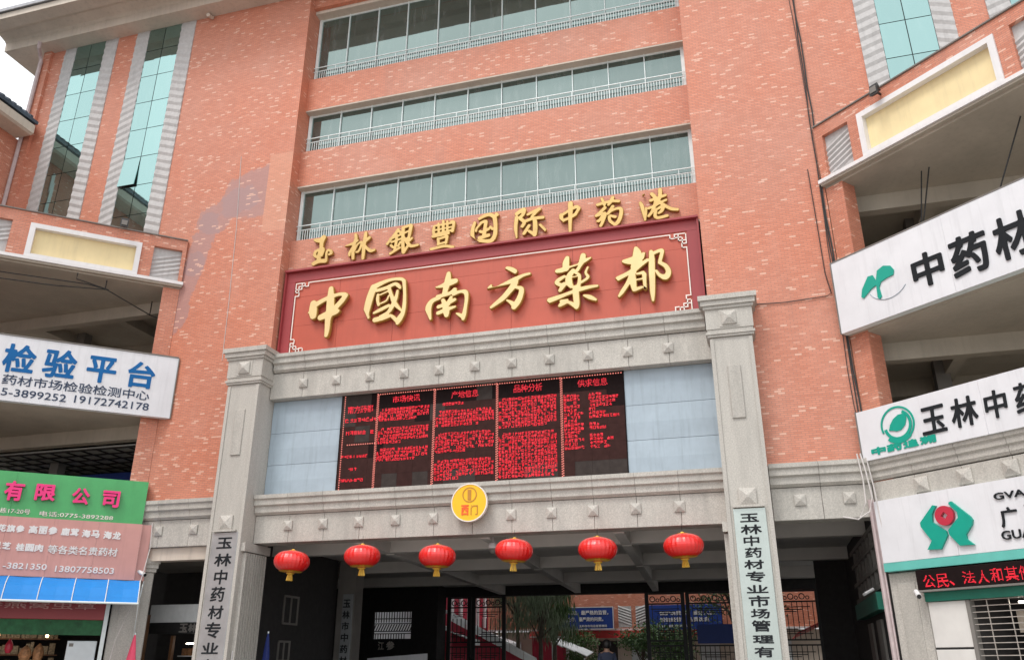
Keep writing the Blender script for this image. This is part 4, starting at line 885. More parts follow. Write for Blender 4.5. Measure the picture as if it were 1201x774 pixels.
for (ya, yb, za, zb) in ((3.6, 4.5, 2.75, 3.6), (3.5, 4.2, 1.7, 2.3)):
    part('side_window', MB().box(-14.0, -13.97, ya, ya + .07, za, zb).box(-14.0, -13.97, yb - .07, yb, za, zb).box(-14.0, -13.971, ya, yb, za, za + .06).box(-14.0, -13.971, ya, yb, zb - .06, zb).box(-14.0, -13.972, (ya + yb) / 2 - .03, (ya + yb) / 2 + .03, za, zb), 'conc_dark', P)
# wall with a louvred opening
WY = 17.0
wx0, wx1, wz0, wz1 = -17.25, -15.35, 2.72, 3.88
m = MB().box(-19.9, wx0, WY, WY + .25, .452, 4.978).box(wx1, -14.1, WY, WY + .25, .452, 4.978).box(wx0, wx1, WY, WY + .25, .452, wz0).box(wx0, wx1, WY, WY + .25, wz1, 4.978)
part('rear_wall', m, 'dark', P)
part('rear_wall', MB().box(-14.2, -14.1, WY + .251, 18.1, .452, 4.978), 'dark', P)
gl = MB()
for k in range(15): gl.box(wx0 + .128 * k, wx0 + .128 * k + .035, WY + .05, WY + .09, wz0 + .70, wz1)
for k in range(15):
    x = wx0 + .128 * k
    gl.add([(x, WY + .05, wz0 + .34), (x + .045, WY + .05, wz0 + .34), (x + .18, WY + .05, wz0 + .62), (x + .135, WY + .05, wz0 + .62), (x, WY + .09, wz0 + .34), (x + .045, WY + .09, wz0 + .34), (x + .18, WY + .09, wz0 + .62), (x + .135, WY + .09, wz0 + .62)], [(0, 1, 2, 3), (7, 6, 5, 4), (0, 4, 5, 1), (1, 5, 6, 2), (2, 6, 7, 3), (3, 7, 4, 0)])
for k in range(13):
    x = wx0 + .128 * k
    gl.box(x, x + .03, WY + .05, WY + .09, wz0, wz0 + .2)
for z in (.2, .3, .63, .84): gl.box(wx0, wx1, WY + .045, WY + .095, wz0 + z, wz0 + z + .04)
part('opening_grille', gl, 'black', P)
# right flank wall with pierced screens
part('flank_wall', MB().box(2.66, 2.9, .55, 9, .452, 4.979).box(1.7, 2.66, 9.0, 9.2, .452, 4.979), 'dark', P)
sc1 = MB()
for k in range(7):
    y = .8 + k * .8
    sc1.box(2.58, 2.655, y, y + .16, 3.25, 4.5)
for z in (3.2, 3.62, 4.12, 4.5): sc1.box(2.57, 2.656, .8, 6.4, z, z + .1)
part('pierced_screen', sc1, 'conc_dark', P)
part('inner_fascia', MB().box(2.45, 2.655, .8, 5.8, 2.75, 3.12), 'dgreen', P)
for k in range(5): part('fascia_lamp', MB().tube([(2.44, 1.0 + .12 * k if k < 2 else 1 + .12 * k, 3.2), (2.25, 1.0 + .12 * k, 3.1)], .035, 6), 'whitepaint', P)
part('inner_door', MB().box(2.6, 2.657, 2.0, 2.9, .5, 2.6), 'conc_dark', P); part('inner_door', MB().box(2.6, 2.656, 4.0, 4.8, .5, 2.6), 'conc_dark', P)

def plaque_txt(): pass
t = thing('name_plaque', 'dim steel plaque with dark vertical lettering on the column inside the passage', 'plaque', (-13.6, 6.95, 1.0))
part('plate', MB().bevbox(-13.72, -13.34, 6.94, 6.99, 1.0, 3.85, .006), 'steel_d', t)
for k, ch in enumerate('玉林市中药材业'):
    part('character', text_mb(ch, -13.69, -13.42, 3.42 - k * .36, 3.68 - k * .36, 6.932, .006, .03), 'ink', t)

# gates of dark lattice
def lattice(x0, x1, label, base, y=18.2, extra=()):
    t = thing('lattice_gate', label, 'gate', base)
    f = MB()
    for x in (x0, x1): f.box(x - .08, x + .08, y, y + .12, .45, 4.55)
    for z in (.5, 2.35, 2.55, 4.05, 4.47): f.box(x0, x1, y + .01, y + .1, z, z + .06)
    part('frame', f, 'black', t)
    b = MB(); n = max(2, int((x1 - x0) / .2)); pit = (x1 - x0) / n
    for k in range(1, n): 
        c = abs(k - n / 2)
        b.box(x0 + k * pit - .016, x0 + k * pit + .016, y + .03, y + .07, 2.6, 4.05 if c > 1.6 else 3.6)
        b.box(x0 + k * pit - .016, x0 + k * pit + .016, y + .03, y + .07, .56, 2.35)
    for q in (.55, .75, 1.0):                       # nested key-pattern rectangles
        xm = (x0 + x1) / 2; h = (x1 - x0) / 2 * q * .8
        for z in (3.85 - .4 * (1 - q), 2.8 + .4 * (1 - q), 2.1 - .4 * (1 - q), 1.0 + .4 * (1 - q)): b.box(xm - h, xm + h, y + .028, y + .072, z, z + .034)
    for k in range(int((x1 - x0) / .45)):           # cloud fretwork in the head
        ring(x0 + .25 + .45 * k, 4.28, .09, .13, y + .03, y + .07, 10, b)
        ring(x0 + .47 + .45 * k, 4.23, .05, .085, y + .03, y + .07, 8, b)
    part('lattice_bars', b, 'black', t, stuff=True)
    return t
lattice(-14.0, -13.0, 'narrow dark lattice gate leaf beside the louvred wall, far left of the opening', (-13.5, 18.2, .45))
lattice(-12.8, -11.35, 'dark lattice gate leaf to the left of the open way, before the white awning', (-12.1, 18.2, .45))
lattice(-4.85, -3.3, 'dark lattice gate leaf to the right of the open way, before the blue banner', (-4.1, 18.2, .45))
lattice(-3.1, -1.1, 'dark lattice gate leaf just left of the right granite pillar', (-2.1, 18.2, .45))
lattice(-.9, 2.2, 'dark lattice gate leaf seen through the narrow side opening right of the right pillar', (.6, 18.2, .45))

solo('notice_board', 'dark navy board low on the right-hand lattice gate', 'board', MB().box(-2.75, -1.0, 17.7, 17.85, 2.45, 3.2), 'banner', (-1.9, 17.75, 2.45))
solo('white_board', 'white board with a sloping top edge in the passage, below the louvred opening', 'board', MB().prof_y([(-13.6, .6), (-11.35, .6), (-11.35, 1.99), (-13.6, 1.84)], 8.9, 8.96), 'signwhite', (-12.5, 8.9, .6))
t = thing('shop_lettering', 'pair of small white characters on the dark wall below the louvred opening', 'lettering', (-16.5, 16.95, 2.1))
part('character', text_mb('江', -16.9, -16.6, 2.25, 2.6, 16.93, .02, .03), 'cream', t); part('character', text_mb('参', -16.5, -16.1, 2.25, 2.62, 16.93, .02, .03), 'cream', t)

# security cameras
def dome(x, y, z, zt, label):
    t = thing('security_camera', label, 'camera', (x, y, zt))
    part('stem', MB().tube([(x, y, zt), (x, y, z + .12)], .012, 6), 'whitepaint', t)
    part('housing', MB().lathe([(.03, z + .14), (.10, z + .11), (.12, z + .02), (.115, z - .02)], x, y, 16), 'whitepaint', t, smooth=True)
    part('lens_dome', MB().lathe([(.10, z - .02), (.09, z - .08), (.05, z - .13), (.01, z - .15)], x, y, 16), 'conc_dark', t, smooth=True)
dome(-6.5, .9, 4.4, 4.95, 'white dome camera hanging under the beam near the yellow gate disc')
def bullet(frame, x, y, z, dx, label):
    t = thing('security_camera', label, 'camera', (x, y, z), frame)
    part('bracket', MB().tube([(x, y, z + .05), (x + dx * .3, y - .1, z + .04), (x + dx * .4, y - .13, z)], .015, 6), 'whitepaint', t)
    part('barrel', MB().tube([(x + dx * .2, y - .1, z + .02), (x + dx, y - .28, z - .09)], .05, 10), 'whitepaint', t)
    part('lens', MB().tube([(x + dx, y - .28, z - .09), (x + dx * 1.05, y - .3, z - .10)], .042, 10), 'black', t)
bullet(FL, .05, -.15, 3.98, .22, 'white bullet camera on the granite pilaster beside the rose shop sign')
bullet(FR, .68, -.12, 2.98, .20, 'small white camera under the left end of the red LED strip')

# person walking under the gate
def person():
    me = bpy.data.meshes.new('body')
    J = [(0, 0, .92), (0, 0, 1.15), (0, .01, 1.38), (0, 0, 1.5), (0, -.02, 1.60), (0, -.01, 1.70),
         (.19, 0, 1.42), (.24, .03, 1.14), (.25, -.08, .90), (-.19, 0, 1.42), (-.24, .05, 1.14), (-.25, 0, .89),
         (.10, 0, .86), (.11, -.08, .48), (.11, .02, .08), (.12, -.14, .03), (-.10, 0, .86), (-.11, .12, .48), (-.11, .28, .10), (-.12, .18, .03)]
    E = [(0, 1), (1, 2), (2, 3), (3, 4), (4, 5), (2, 6), (6, 7), (7, 8), (2, 9), (9, 10), (10, 11), (0, 12), (12, 13), (13, 14), (14, 15), (0, 16), (16, 17), (17, 18), (18, 19)]
    R = [.15, .14, .15, .06, .09, .095, .075, .05, .035, .075, .05, .035, .095, .07, .045, .04, .095, .07, .045, .04]
    me.from_pydata([(x, y, z) for x, y, z in J], E, [])
    o = bpy.data.objects.new('person', me); COL.objects.link(o)
    md = o.modifiers.new('s', 'SKIN'); o.modifiers.new('u', 'SUBSURF').levels = 1
    for i, v in enumerate(me.skin_vertices[0].data): v.radius = (R[i], R[i] * (.75 if i < 3 else 1)); v.use_root = (i == 0)
    dg = bpy.context.evaluated_depsgraph_get(); me2 = bpy.data.meshes.new_from_object(o.evaluated_get(dg)); bpy.data.objects.remove(o)
    me2.materials.clear(); me2.materials.append(M['skin']); me2.materials.append(M['shirt']); me2.materials.append(M['black'])
    for p in me2.polygons:
        z = p.center.z; p.material_index = 0 if z > 1.47 or (z < .96 and abs(p.center.x) > .2) else (1 if z > .9 else 2); p.use_smooth = True
    t = thing('person', 'dark-haired person in a dark shirt standing under the gateway, only the head in view', 'person', (-4.2, 4.0, .45))
    b = bpy.data.objects.new('body', me2); COL.objects.link(b); b.parent = t.o
    hb = MB(); 
    pr = [(.02, 1.815), (.06, 1.805), (.095, 1.77), (.112, 1.71), (.108, 1.64), (.085, 1.585)]
    hb.lathe(pr, 0, .012, 20)
    t2_ = T_(); t2_.base = (0, 0, 0); t2_.o = t.o
    part('hair', hb, 'hair', t2_, smooth=True)
    t.o.rotation_euler = (0, 0, math.radians(200))
person()

# side bits left of the left pillar and on it
t = thing('closed_parasol', 'closed blue parasol leaning behind the left granite pillar', 'parasol', (-12.7, .9, .45))
part('canopy', MB().lathe([(.015, 2.42), (.04, 2.3), (.09, 1.9), (.11, 1.6), (.08, 1.3), (.03, 1.2)], -12.82, 1.0, 12, rib=.1), 'bluecloth', t); part('pole', MB().tube([(-12.82, 1.0, .45), (-12.82, 1.0, 2.45)], .02, 6), 'white_metal', t)
solo('pillar_notice', 'small white and teal notice pasted on the flank of the left pillar', 'notice', MB().box(-12.96, -12.95, -.38, .35, 1.5, 1.95).box(-12.96, -12.945, -.05, .34, 1.62, 1.93, 1), ['whitepaint', 'teal2'], (-12.95, 0, 1.5))
t = thing('furled_parasol', 'furled bright pink parasol standing before the left pilaster', 'parasol', (-15.75, -.4, .15))
part('canopy', MB().lathe([(.02, 2.35), (.05, 2.2), (.13, 1.7), (.2, 1.3), (.22, 1.1)], -15.95, -.35, 10, rib=.14), 'parasol', t); part('pole', MB().tube([(-15.95, -.35, 0), (-15.95, -.35, 2.4)], .02, 6), 'white_metal', t)

# shop behind the left side opening
t = thing('side_shop', 'narrow shopfront with brown timber posts and lit shelves behind the left side opening', 'shop', (-15.2, 2.5, 0))
part('interior_wall', MB().box(-19, -14.2, 4.5, 4.6, .0, 4.6).box(-14.22, -14.12, .85, 4.5, 0, 4.6), 'dark', t)
part('ceiling', MB().box(-19, -14.2, .51, 4.5, 4.45, 4.6), 'conc_dark', t)
part('roller_box', MB().box(-16.6, -14.05, .1, .45, 4.28, 4.62), 'plaster', t)
part('fascia', MB().bevbox(-17.3, -14.3, 1.8, 1.95, 2.75, 3.25, .01), 'canvas', t)
part('fascia_band', MB().box(-17.2, -14.3, 1.75, 1.8, 2.45, 2.75), 'black', t)
part('lettering', text_mb('玉林特产', -16.2, -15.0, 2.48, 2.72, 1.74, .01, .03), 'conc_dark', t)
part('timber_post', MB().bevbox(-17.25, -16.98, 1.2, 1.45, 0, 2.95, .01), 'wood', t)
part('timber_post', MB().bevbox(-16.55, -16.45, 1.9, 2.0, 0, 2.4, .01), 'wood', t)
for z in (.9, 1.35, 1.85): part('shelf', MB().box(-17.2, -14.4, 3.2, 3.6, z, z + .03), 'canvas', t)
gd = MB(); r2 = random.Random(3)
for z in (.93, 1.38, 1.88):
    x = -17.1
    while x < -14.5: w_ = r2.uniform(.06, .14); gd.box(x, x + w_ * .85, 3.25, 3.5, z, z + r2.uniform(.12, .26)); x += w_
part('packets', gd, 'warm', t, stuff=True)
part('lamp_tube', MB().tube([(-16.5, 2.6, 2.2), (-15.6, 2.6, 2.2)], .02, 6), 'tube', t)

# ================================================================== WINGS
def wing(FRM, sgn, label, base, zs):
    """sgn -1: wing runs to local -x (left wing); +1: to local +x. zs: dict of heights"""
    t = thing('market_wing', label, 'building', base, FRM)
    X = lambda s: sgn * s
    def bx(name, s0, s1, y0, y1, z0, z1, mat, **k):
        a, b = sorted((X(s0), X(s1))); return part(name, MB().box(a, b, y0, y1, z0, z1), mat, t, **k)
    # ceilings : polygon between face line and deep inside (world-parallel back)
    SL = 9.5
    back = [FRM.inv(*p) for p in ((-16.9 - 0, .85), (-16.9, 7.5), (-30, 7.5))] if sgn < 0 else [FRM.inv(*p) for p in ((2.7, .86), (2.7, 7.5), (16, 7.5))]
    pts = [(X(0), 0.02), back[0], back[1], back[2], (X(SL), .02)]
    if sgn > 0: pts = pts[::-1]
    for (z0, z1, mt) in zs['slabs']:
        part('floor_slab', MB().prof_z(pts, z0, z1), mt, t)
    # back wall
    for (w0, w1) in ((back[1], back[2]),):
        dx, dy = w1[0] - w0[0], w1[1] - w0[1]; L_ = math.hypot(dx, dy); nx_, ny_ = -dy / L_ * .2, dx / L_ * .2
        part('inner_wall', MB().prof_z([w0, w1, (w1[0] + nx_, w1[1] + ny_), (w0[0] + nx_, w0[1] + ny_)], .0, zs['top'] - .3), 'dark', t)
    # drop beams parallel to the main facade
    for (zb, zt) in zs['beams']:
        for yy in (.62, 3.8):
            x_a, x_b = (-16.91, -29) if sgn < 0 else (2.7, 15)
            q = [FRM.inv(x_a, yy), FRM.inv(x_b, yy), FRM.inv(x_b, yy + .3), FRM.inv(x_a, yy + .3)]
            # clip so the beam starts behind the face line
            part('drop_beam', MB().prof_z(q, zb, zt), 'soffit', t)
        for k in range(3):
            xs_ = (-19.6 - 3.2 * k) if sgn < 0 else (5.2 + 3.2 * k)
            q = [FRM.inv(xs_ - .15, .93), FRM.inv(xs_ + .15, .93), FRM.inv(xs_ + .15, 3.79), FRM.inv(xs_ - .15, 3.79)]
            part('cross_beam', MB().prof_z(q, zb + .05, zt), 'soffit', t)
    for k in range(2):
        xs_ = (-18.9 - 3.4 * k) if sgn < 0 else (5.0 + 3.6 * k); yy = 2.2
        q = [FRM.inv(xs_ - .17, yy), FRM.inv(xs_ + .17, yy), FRM.inv(xs_ + .17, yy + .34), FRM.inv(xs_ - .17, yy + .34)]
        part('inner_column', MB().prof_z(q, 4.7, zs['slabs'][0][0] - .002), 'conc_dark', t)
    # brick end pier
    bx('end_pier', .02, .50, .0, .5, 4.9, zs['slabs'][0][0], 'brick_w')
    # parapet
    pz0, pz1 = zs['par']
    sq = zs['squares']; yl = zs['yellow']
    zc0, zc1 = pz0, pz1 - .36
    cuts = [0.0]
    for a, b in sorted(sq + [yl]): cuts += [a, b]
    cuts.append(SL)
    for i in range(0, len(cuts), 2):
        if cuts[i + 1] - cuts[i] > .01: bx('parapet_pier', cuts[i], cuts[i + 1], -.10, .25, zc0, zc1, 'brick_w')
    bx('parapet_cap', 0, SL, -.10, .25, zc1 + .001, pz1, 'brick_w')
    bx('parapet_coping', 0, SL, -.14, .28, pz1 + .001, pz1 + .035, 'conc_dark')
    for a, b in sq:
        x0, x1 = sorted((X(a), X(b))); part('ribbed_panel', chev(x0, x1, zc0, zc1 - .0, .02, 1, .15, .04), 'chevron', t)
    bx('yellow_panel', *yl, .02, .25, zc0 + .1, zc1 - .1, 'yellow')
    a, b = yl; e = .12
    e = .15
    fr_ = MB()
    for (s0, s1, z0, z1) in ((a, b, zc1 - e, zc1), (a, b, zc0, zc0 + e * .7), (a, a + e, zc0 + e * .7, zc1 - e), (b - e, b, zc0 + e * .7, zc1 - e)):
        x0, x1 = sorted((X(s0), X(s1))); fr_.box(x0 + .001, x1 - .001, -.15, .24, z0 + .001, z1 - .001)
    part('panel_frame', fr_, 'whitepaint', t)
    bx('ledge', -.05, SL, -.18, .3, pz0 - .10, pz0 - .002, 'whitepaint')
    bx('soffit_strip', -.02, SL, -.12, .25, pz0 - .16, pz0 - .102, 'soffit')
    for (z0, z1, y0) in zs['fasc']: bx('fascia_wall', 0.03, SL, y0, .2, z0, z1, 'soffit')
    return t, bx
WL, bl = wing(FL, -1, 'left angled brick market wing with open galleries above the rose and green shop signs', (0, 0, 0),
    dict(top=13.0, slabs=[(12.56, 12.75, 'soffit'), (8.42, 8.7, 'soffit'), (6.0, 6.3, 'soffit')], beams=[(12.15, 12.558), (8.0, 8.418)], par=(12.76, 14.22), squares=[(.12, .95), (4.86, 5.75)], yellow=(1.3, 4.38),
         fasc=[(8.45, 10.1, -.1), (5.3, 6.35, -.05), (8.42, 8.69, -.12)][:2]))
WR, br_ = wing(FR, 1, 'right angled brick market wing with open galleries above the white and green signs', (0, 0, 0),
    dict(top=13.4, slabs=[(12.95, 13.15, 'soffit'), (8.85, 9.1, 'soffit'), (5.6, 5.9, 'soffit')], beams=[(12.5, 12.948), (8.4, 8.848)], par=(13.17, 14.78), squares=[(.22, .98), (5.05, 5.9)], yellow=(1.27, 4.72),
         fasc=[(8.88, 10.5, -.08), (5.9, 6.85, -.05)]))
# ceiling grid in the left gallery
cg = MB()
gx = [FL.inv(-17.2 - .6 * k, 1.0) for k in range(18)]
for k in range(16):
    a = FL.inv(-17.2 - .6 * k, .98); b = FL.inv(-17.2 - .6 * k, 7.4); a2 = FL.inv(-17.23 - .6 * k, .98); b2 = FL.inv(-17.23 - .6 * k, 7.4); cg.prof_z([a, b, b2, a2], 7.86, 7.90)
for k in range(11):
    a = FL.inv(-17.0, 1.0 + .6 * k); b = FL.inv(-27, 1.0 + .6 * k); b2 = FL.inv(-27, 1.03 + .6 * k); a2 = FL.inv(-17.0, 1.03 + .6 * k); cg.prof_z([a, b, b2, a2], 7.855, 7.905)
part('ceiling_grid', cg, 'black', WL, stuff=True)
q = [FL.inv(-17.0, .97), FL.inv(-17.0, 7.4), FL.inv(-29, 7.4), FL.inv(-29, .97)]
part('hung_ceiling', MB().prof_z(q, 7.91, 7.95), 'hung', WL)

# cable trays / hangers in galleries
def hanger(frame, pts, label, base):
    t = thing('cable_run', label, 'cable', base, frame)
    for q in pts: part('cable', MB().tube(q, .018, 5), 'cable', t)
hanger(FL, [[(-6.5, .35, 12.3), (-2.6, .1, 12.28), (-2.1, .3, 12.3), (-.7, 1.2, 12.0), (-.2, 1.2, 11.9)], [(-2.9, .0, 12.55), (-2.9, 0, 12.35), (-2.0, .2, 12.25), (-3.5, .3, 12.15), (-6.5, .5, 12.15)], [(-2.1, .2, 12.55), (-2.1, .2, 12.28)], [(-.75, 1.2, 12.5), (-.75, 1.2, 12.0)]],
       'black cables slung beneath the upper gallery soffit of the left wing', (-3, .3, 12.2))
hanger(FR, [[(1.9, 1.2, 12.9), (1.6, 1.2, 11.4), (1.4, 1.2, 10.9)], [(2.1, 1.2, 12.9), (1.7, 1.2, 11.6)], [(1.2, 1.4, 11.3), (6, 1.4, 11.3)], [(4.4, 1.0, 12.9), (3.6, 1.0, 11.4)]],
       'dark cables hanging in the upper gallery of the right wing', (2, 1.2, 12))

# floodlights
def flood(frame, x, z, label):
    t = thing('floodlight', label, 'floodlight', (x, -.1, z), frame)
    part('bracket', MB().box(x - .02, x + .02, -.25, -.10, z, z + .04).box(x - .1, x + .1, -.27, -.24, z + .01, z + .05), 'black', t)
    part('housing', MB().add([(x - .11, -.42, z - .12), (x + .11, -.42, z - .12), (x + .11, -.36, z + .2), (x - .11, -.36, z + .2), (x - .09, -.3, z - .08), (x + .09, -.3, z - .08), (x + .09, -.26, z + .16), (x - .09, -.26, z + .16)], [(0, 1, 2, 3), (7, 6, 5, 4), (0, 4, 5, 1), (1, 5, 6, 2), (2, 6, 7, 3), (3, 7, 4, 0)]), 'black', t)
    part('lens', MB().box(x - .08, x + .08, -.43, -.4, z - .06, z + .1), 'conc_dark', t)
flood(FL, -1.9, 14.28, 'small black floodlight on the left wing parapet above the yellow panel'); flood(FR, 1.98, 14.58, 'small black floodlight on the right wing parapet above the yellow panel')

# ---------------------------------------------------------------- left wing signs
def board(name, label, cat, frame, x0, x1, z0, z1, yf, yb, mat, n=3, mats=None):
    t = thing(name, label, cat, ((x0 + x1) / 2, yb, z0), frame)
    part('carcass', MB().box(x0, x1, yf + .03, yb, z0, z1), 'white_metal', t)
    w_ = (x1 - x0) / n
    for i in range(n):
        a, b = x0 + i * w_ + .002, x0 + (i + 1) * w_ - .002; q = rnd.uniform(-.004, .004)
        part('face_panel', MB().add([(a, yf + q, z0 + .002), (b, yf - q, z0 + .002), (b, yf, z1 - .002), (a, yf - q, z1 - .002), (a, yf + .029, z0), (b, yf + .029, z0), (b, yf + .029, z1), (a, yf + .029, z1)],
             [(0, 1, 2, 3), (7, 6, 5, 4), (0, 4, 5, 1), (1, 5, 6, 2), (2, 6, 7, 3), (3, 7, 4, 0)]), mat, t)
    return t
t = board('testing_sign', 'white board with blue characters and phone numbers on the left wing gallery', 'sign', FL, -8.4, .27, 8.33, 10.2, -.30, -.12, 'signwhite', 3)
part('edge_trim', MB().box(-8.4, .27, -.32, -.10, 10.2, 10.24).box(.27, .30, -.32, -.10, 8.33, 10.2), 'conc_dark', t)
for s, a, b, c, d in lines('ls1'): part('character', text_mb(s, a, b, c, d, -.315, .01, .03), 'blue_l', t)
for s, a, b, c, d in lines('ls1b') + lines('ls1c'): part('text_line', text_mb(s, a, b, c, d, -.312, .007, .022), 'navy', t)
t = board('company_sign', 'green shop sign board with raised pink characters on the left wing', 'sign', FL, -6.5, .0, 5.24, 6.42, -.35, -.06, 'green_sign', 2)
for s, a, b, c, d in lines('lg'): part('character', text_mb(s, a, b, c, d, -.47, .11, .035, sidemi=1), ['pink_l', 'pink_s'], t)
for s, a, b, c, d in lines('lgb'): part('text_line', text_mb(s, a, b, c, d, -.365, .012, .02), 'cream', t)
t = board('herb_shop_sign', 'faded rose shop sign board with white characters under the green sign', 'sign', FL, -6.5, .02, 3.74, 5.235, -.40, -.06, 'pinkpanel', 6)
part('end_return', MB().box(.022, .27, -.30, -.06, 3.74, 5.235), 'pinkpanel', t)
for s, a, b, c, d in lines('lp'):
    if len(s) < 4:
        w_ = (b - a) / len(s)
        for k, ch in enumerate(s): part('character', text_mb(ch, a + w_ * (k + .04), a + w_ * (k + .96), c, d, -.42, .02, .045), 'whitepaint', t)
    else: part('text_line', text_mb(s, a, b, c, d, -.42, .02, .035), 'whitepaint', t)
# awning
t = thing('shop_awning', 'bright blue ribbed awning below the rose sign', 'awning', (-3, -.4, 3.1), FL)
for i in range(9):
    a, b = .18 - .78 * (i + 1), .18 - .78 * i
    p = []
    prf = [(-.38, 3.74), (-.62, 3.66), (-.85, 3.50), (-1.02, 3.28), (-1.1, 3.12)]
    m = MB(); sag = -.015
    vs = [(x, y, z) for x in (a + .006, (a + b) / 2, b - .006) for (y, z) in prf]
    vs = [(x, y - (sag if abs(x - (a + b) / 2) < .01 else 0), z + (sag if abs(x - (a + b) / 2) < .01 else 0)) for x, y, z in vs]
    n5 = 5; fs = [(r * n5 + c, (r + 1) * n5 + c, (r + 1) * n5 + c + 1, r * n5 + c + 1) for r in range(2) for c in range(4)]
    o_ = len(vs); vs2 = vs + [(x, y + .004, z - .012) for x, y, z in vs]; fs2 = fs + [tuple(o_ + i_ for i_ in f[::-1]) for f in fs]
    m.add(vs2, fs2); part('fabric_bay', m, 'awning', t)
for i in range(10):
    x = .18 - .78 * i; part('rib', MB().tube([(x, y - .01, z + .006) for y, z in prf], .012, 5), 'canvas', t)
part('front_rail', MB().tube([(-6.9, -1.11, 3.10), (.2, -1.11, 3.10)], .028, 8), 'white_metal', t)
part('support_arm', MB().tube([(.2, -1.11, 3.10), (.25, -.12, 2.3)], .018, 6).tube([(.2, -1.1, 3.1), (.28, -.1, 3.75)], .018, 6), 'white_metal', t)
# long thin cable in front of the pilaster
solo('sign_cable', 'thin white cable running down from the rose sign end past the pilaster', 'cable', MB().tube([(.26, -.32, 5.3), (.3, -.4, 4.6), (.22, -.5, 3.9), (.1, -.5, 3.2), (-.2, -.45, 2.2), (-.3, -.4, 1.2), (-.3, -.4, .1)], .014, 5), 'cable_w', (.2, -.4, 0), FL)
# shopfront under awning
t = thing('herb_shop', 'dim herb shop front with maroon and green fascias under the blue awning', 'shop', (-3.4, 0, 0), FL)
part('maroon_fascia', MB().bevbox(-7, -.55, -.12, .0, 2.72, 3.15, .01), 'signmar', t)
part('fascia_lettering', text_mb('海马鹿茸人参燕窝虫草', -6.2, -.8, 2.97, 3.14, -.13, .01, .02), 'pinkpanel', t)
part('green_fascia', MB().box(-7, -.56, -.08, .0, 2.34, 2.715), 'shadegreen', t)
part('side_jamb', MB().box(-.55, -.45, -.15, .3, 0, 3.2), 'white_metal', t)
part('inner_back', MB().box(-7.5, -.3, 3.2, 3.3, 0, 5.2).box(-.44, -.34, .31, 3.2, 0, 5.2), 'dark', t)
part('inner_ceiling', MB().box(-7.5, -.3, .01, 3.2, 2.6, 2.7), 'dark', t)
for k in range(5): part('shelf', MB().box(-6.8, -1.6, 2.4, 2.8, .6 + .42 * k, .63 + .42 * k), 'wood', t)
gd = MB()
for k in range(5):
    x = -6.7
    while x < -1.7: w_ = r2.uniform(.08, .2); gd.box(x, x + w_ * .85, 2.45, 2.7, .635 + .42 * k, .635 + .42 * k + r2.uniform(.14, .34)); x += w_
part('goods', gd, 'goods', t, stuff=True)
part('hanging_goods', MB().lathe([(.02, 2.2), (.13, 2.05), (.15, 1.9), (.06, 1.75)], -3.1, 1.0, 10), 'goods', t)
part('hanging_goods', MB().lathe([(.02, 2.25), (.09, 2.12), (.1, 2.0), (.05, 1.9)], -2.7, .8, 10), 'coinred', t)
part('hanging_goods', MB().lathe([(.02, 2.15), (.12, 2.05), (.15, 1.9), (.08, 1.75)], -3.7, 1.1, 10), 'warm', t)
part('hanging_goods', MB().lathe([(.02, 2.1), (.12, 2.0), (.16, 1.85), (.1, 1.7)], -2.3, .9, 10).lathe([(.02, 2.15), (.1, 2.05), (.14, 1.9), (.1, 1.7)], -2.0, 1.0, 10), 'warm', t)
part('warm_lamp', MB().lathe([(.015, 2.26), (.035, 2.24), (.035, 2.18), (.015, 2.16)], -4.6, 1.6, 8), 'bulb', t); part('warm_lamp', MB().lathe([(.015, 2.42), (.035, 2.40), (.035, 2.34), (.015, 2.32)], -3.1, 1.9, 8), 'bulb', t); part('warm_lamp', MB().lathe([(.015, 2.42), (.035, 2.40), (.035, 2.34), (.015, 2.32)], -1.9, 1.7, 8), 'bulb', t)
part('counter', MB().box(-6.5, -1.5, .8, 1.3, .15, 1.1), 'wood', t)
part('lamp_tube', MB().tube([(-5.4, 1.2, 2.55), (-4.2, 1.2, 2.55)], .025, 6).tube([(-3.0, 1.6, 2.55), (-2.0, 1.6, 2.55)], .02, 6), 'tube', t)
t = thing('white_cabinet', 'tall white metal cabinet at the right end of the herb shop', 'cabinet', (-.9, .1, .1), FL)
part('body', MB().bevbox(-1.32, -.62, -.05, .35, .1, 2.2, .015), 'cabinet', t); part('badge', MB().box(-1.27, -1.17, -.06, -.05, 2.06, 2.14), 'conc_dark', t)
# pilaster at the corner of the left wing
t = thing('stone_pilaster', 'grey granite pilaster between the rose sign and the left side opening', 'pilaster', (.0, 0, 0), FL)
part('shaft', MB().bevbox(-.40, .52, -.06, .5, .0, 4.0, .02), 'granite_p', t)
part('capital', MB().box(-.44, .56, -.10, .5, 4.0, 4.1).box(-.48, .60, -.14, .5, 4.1, 4.22).box(-.52, .64, -.18, .5, 4.22, 4.36).box(-.50, .60, -.08, .5, 4.36, 4.62), 'granite', t)
part('raised_panel', MB().bevbox(-.22, .30, -.085, -.06, .6, 3.2, .008), 'granite', t)

# navy sign inside left gallery
t = thing('hanging_sign', 'dim navy sign with pale characters inside the lower left gallery', 'sign', (-20, 3, 6.6))
part('board', MB().box(-24.5, -18.6, 3.0, 3.08, 6.75, 7.6), 'banner', t)
part('lettering', text_mb('玉林市中药材有限公司', -23.9, -18.9, 6.9, 7.35, 2.98, .02, .02), 'bluegrey', t)

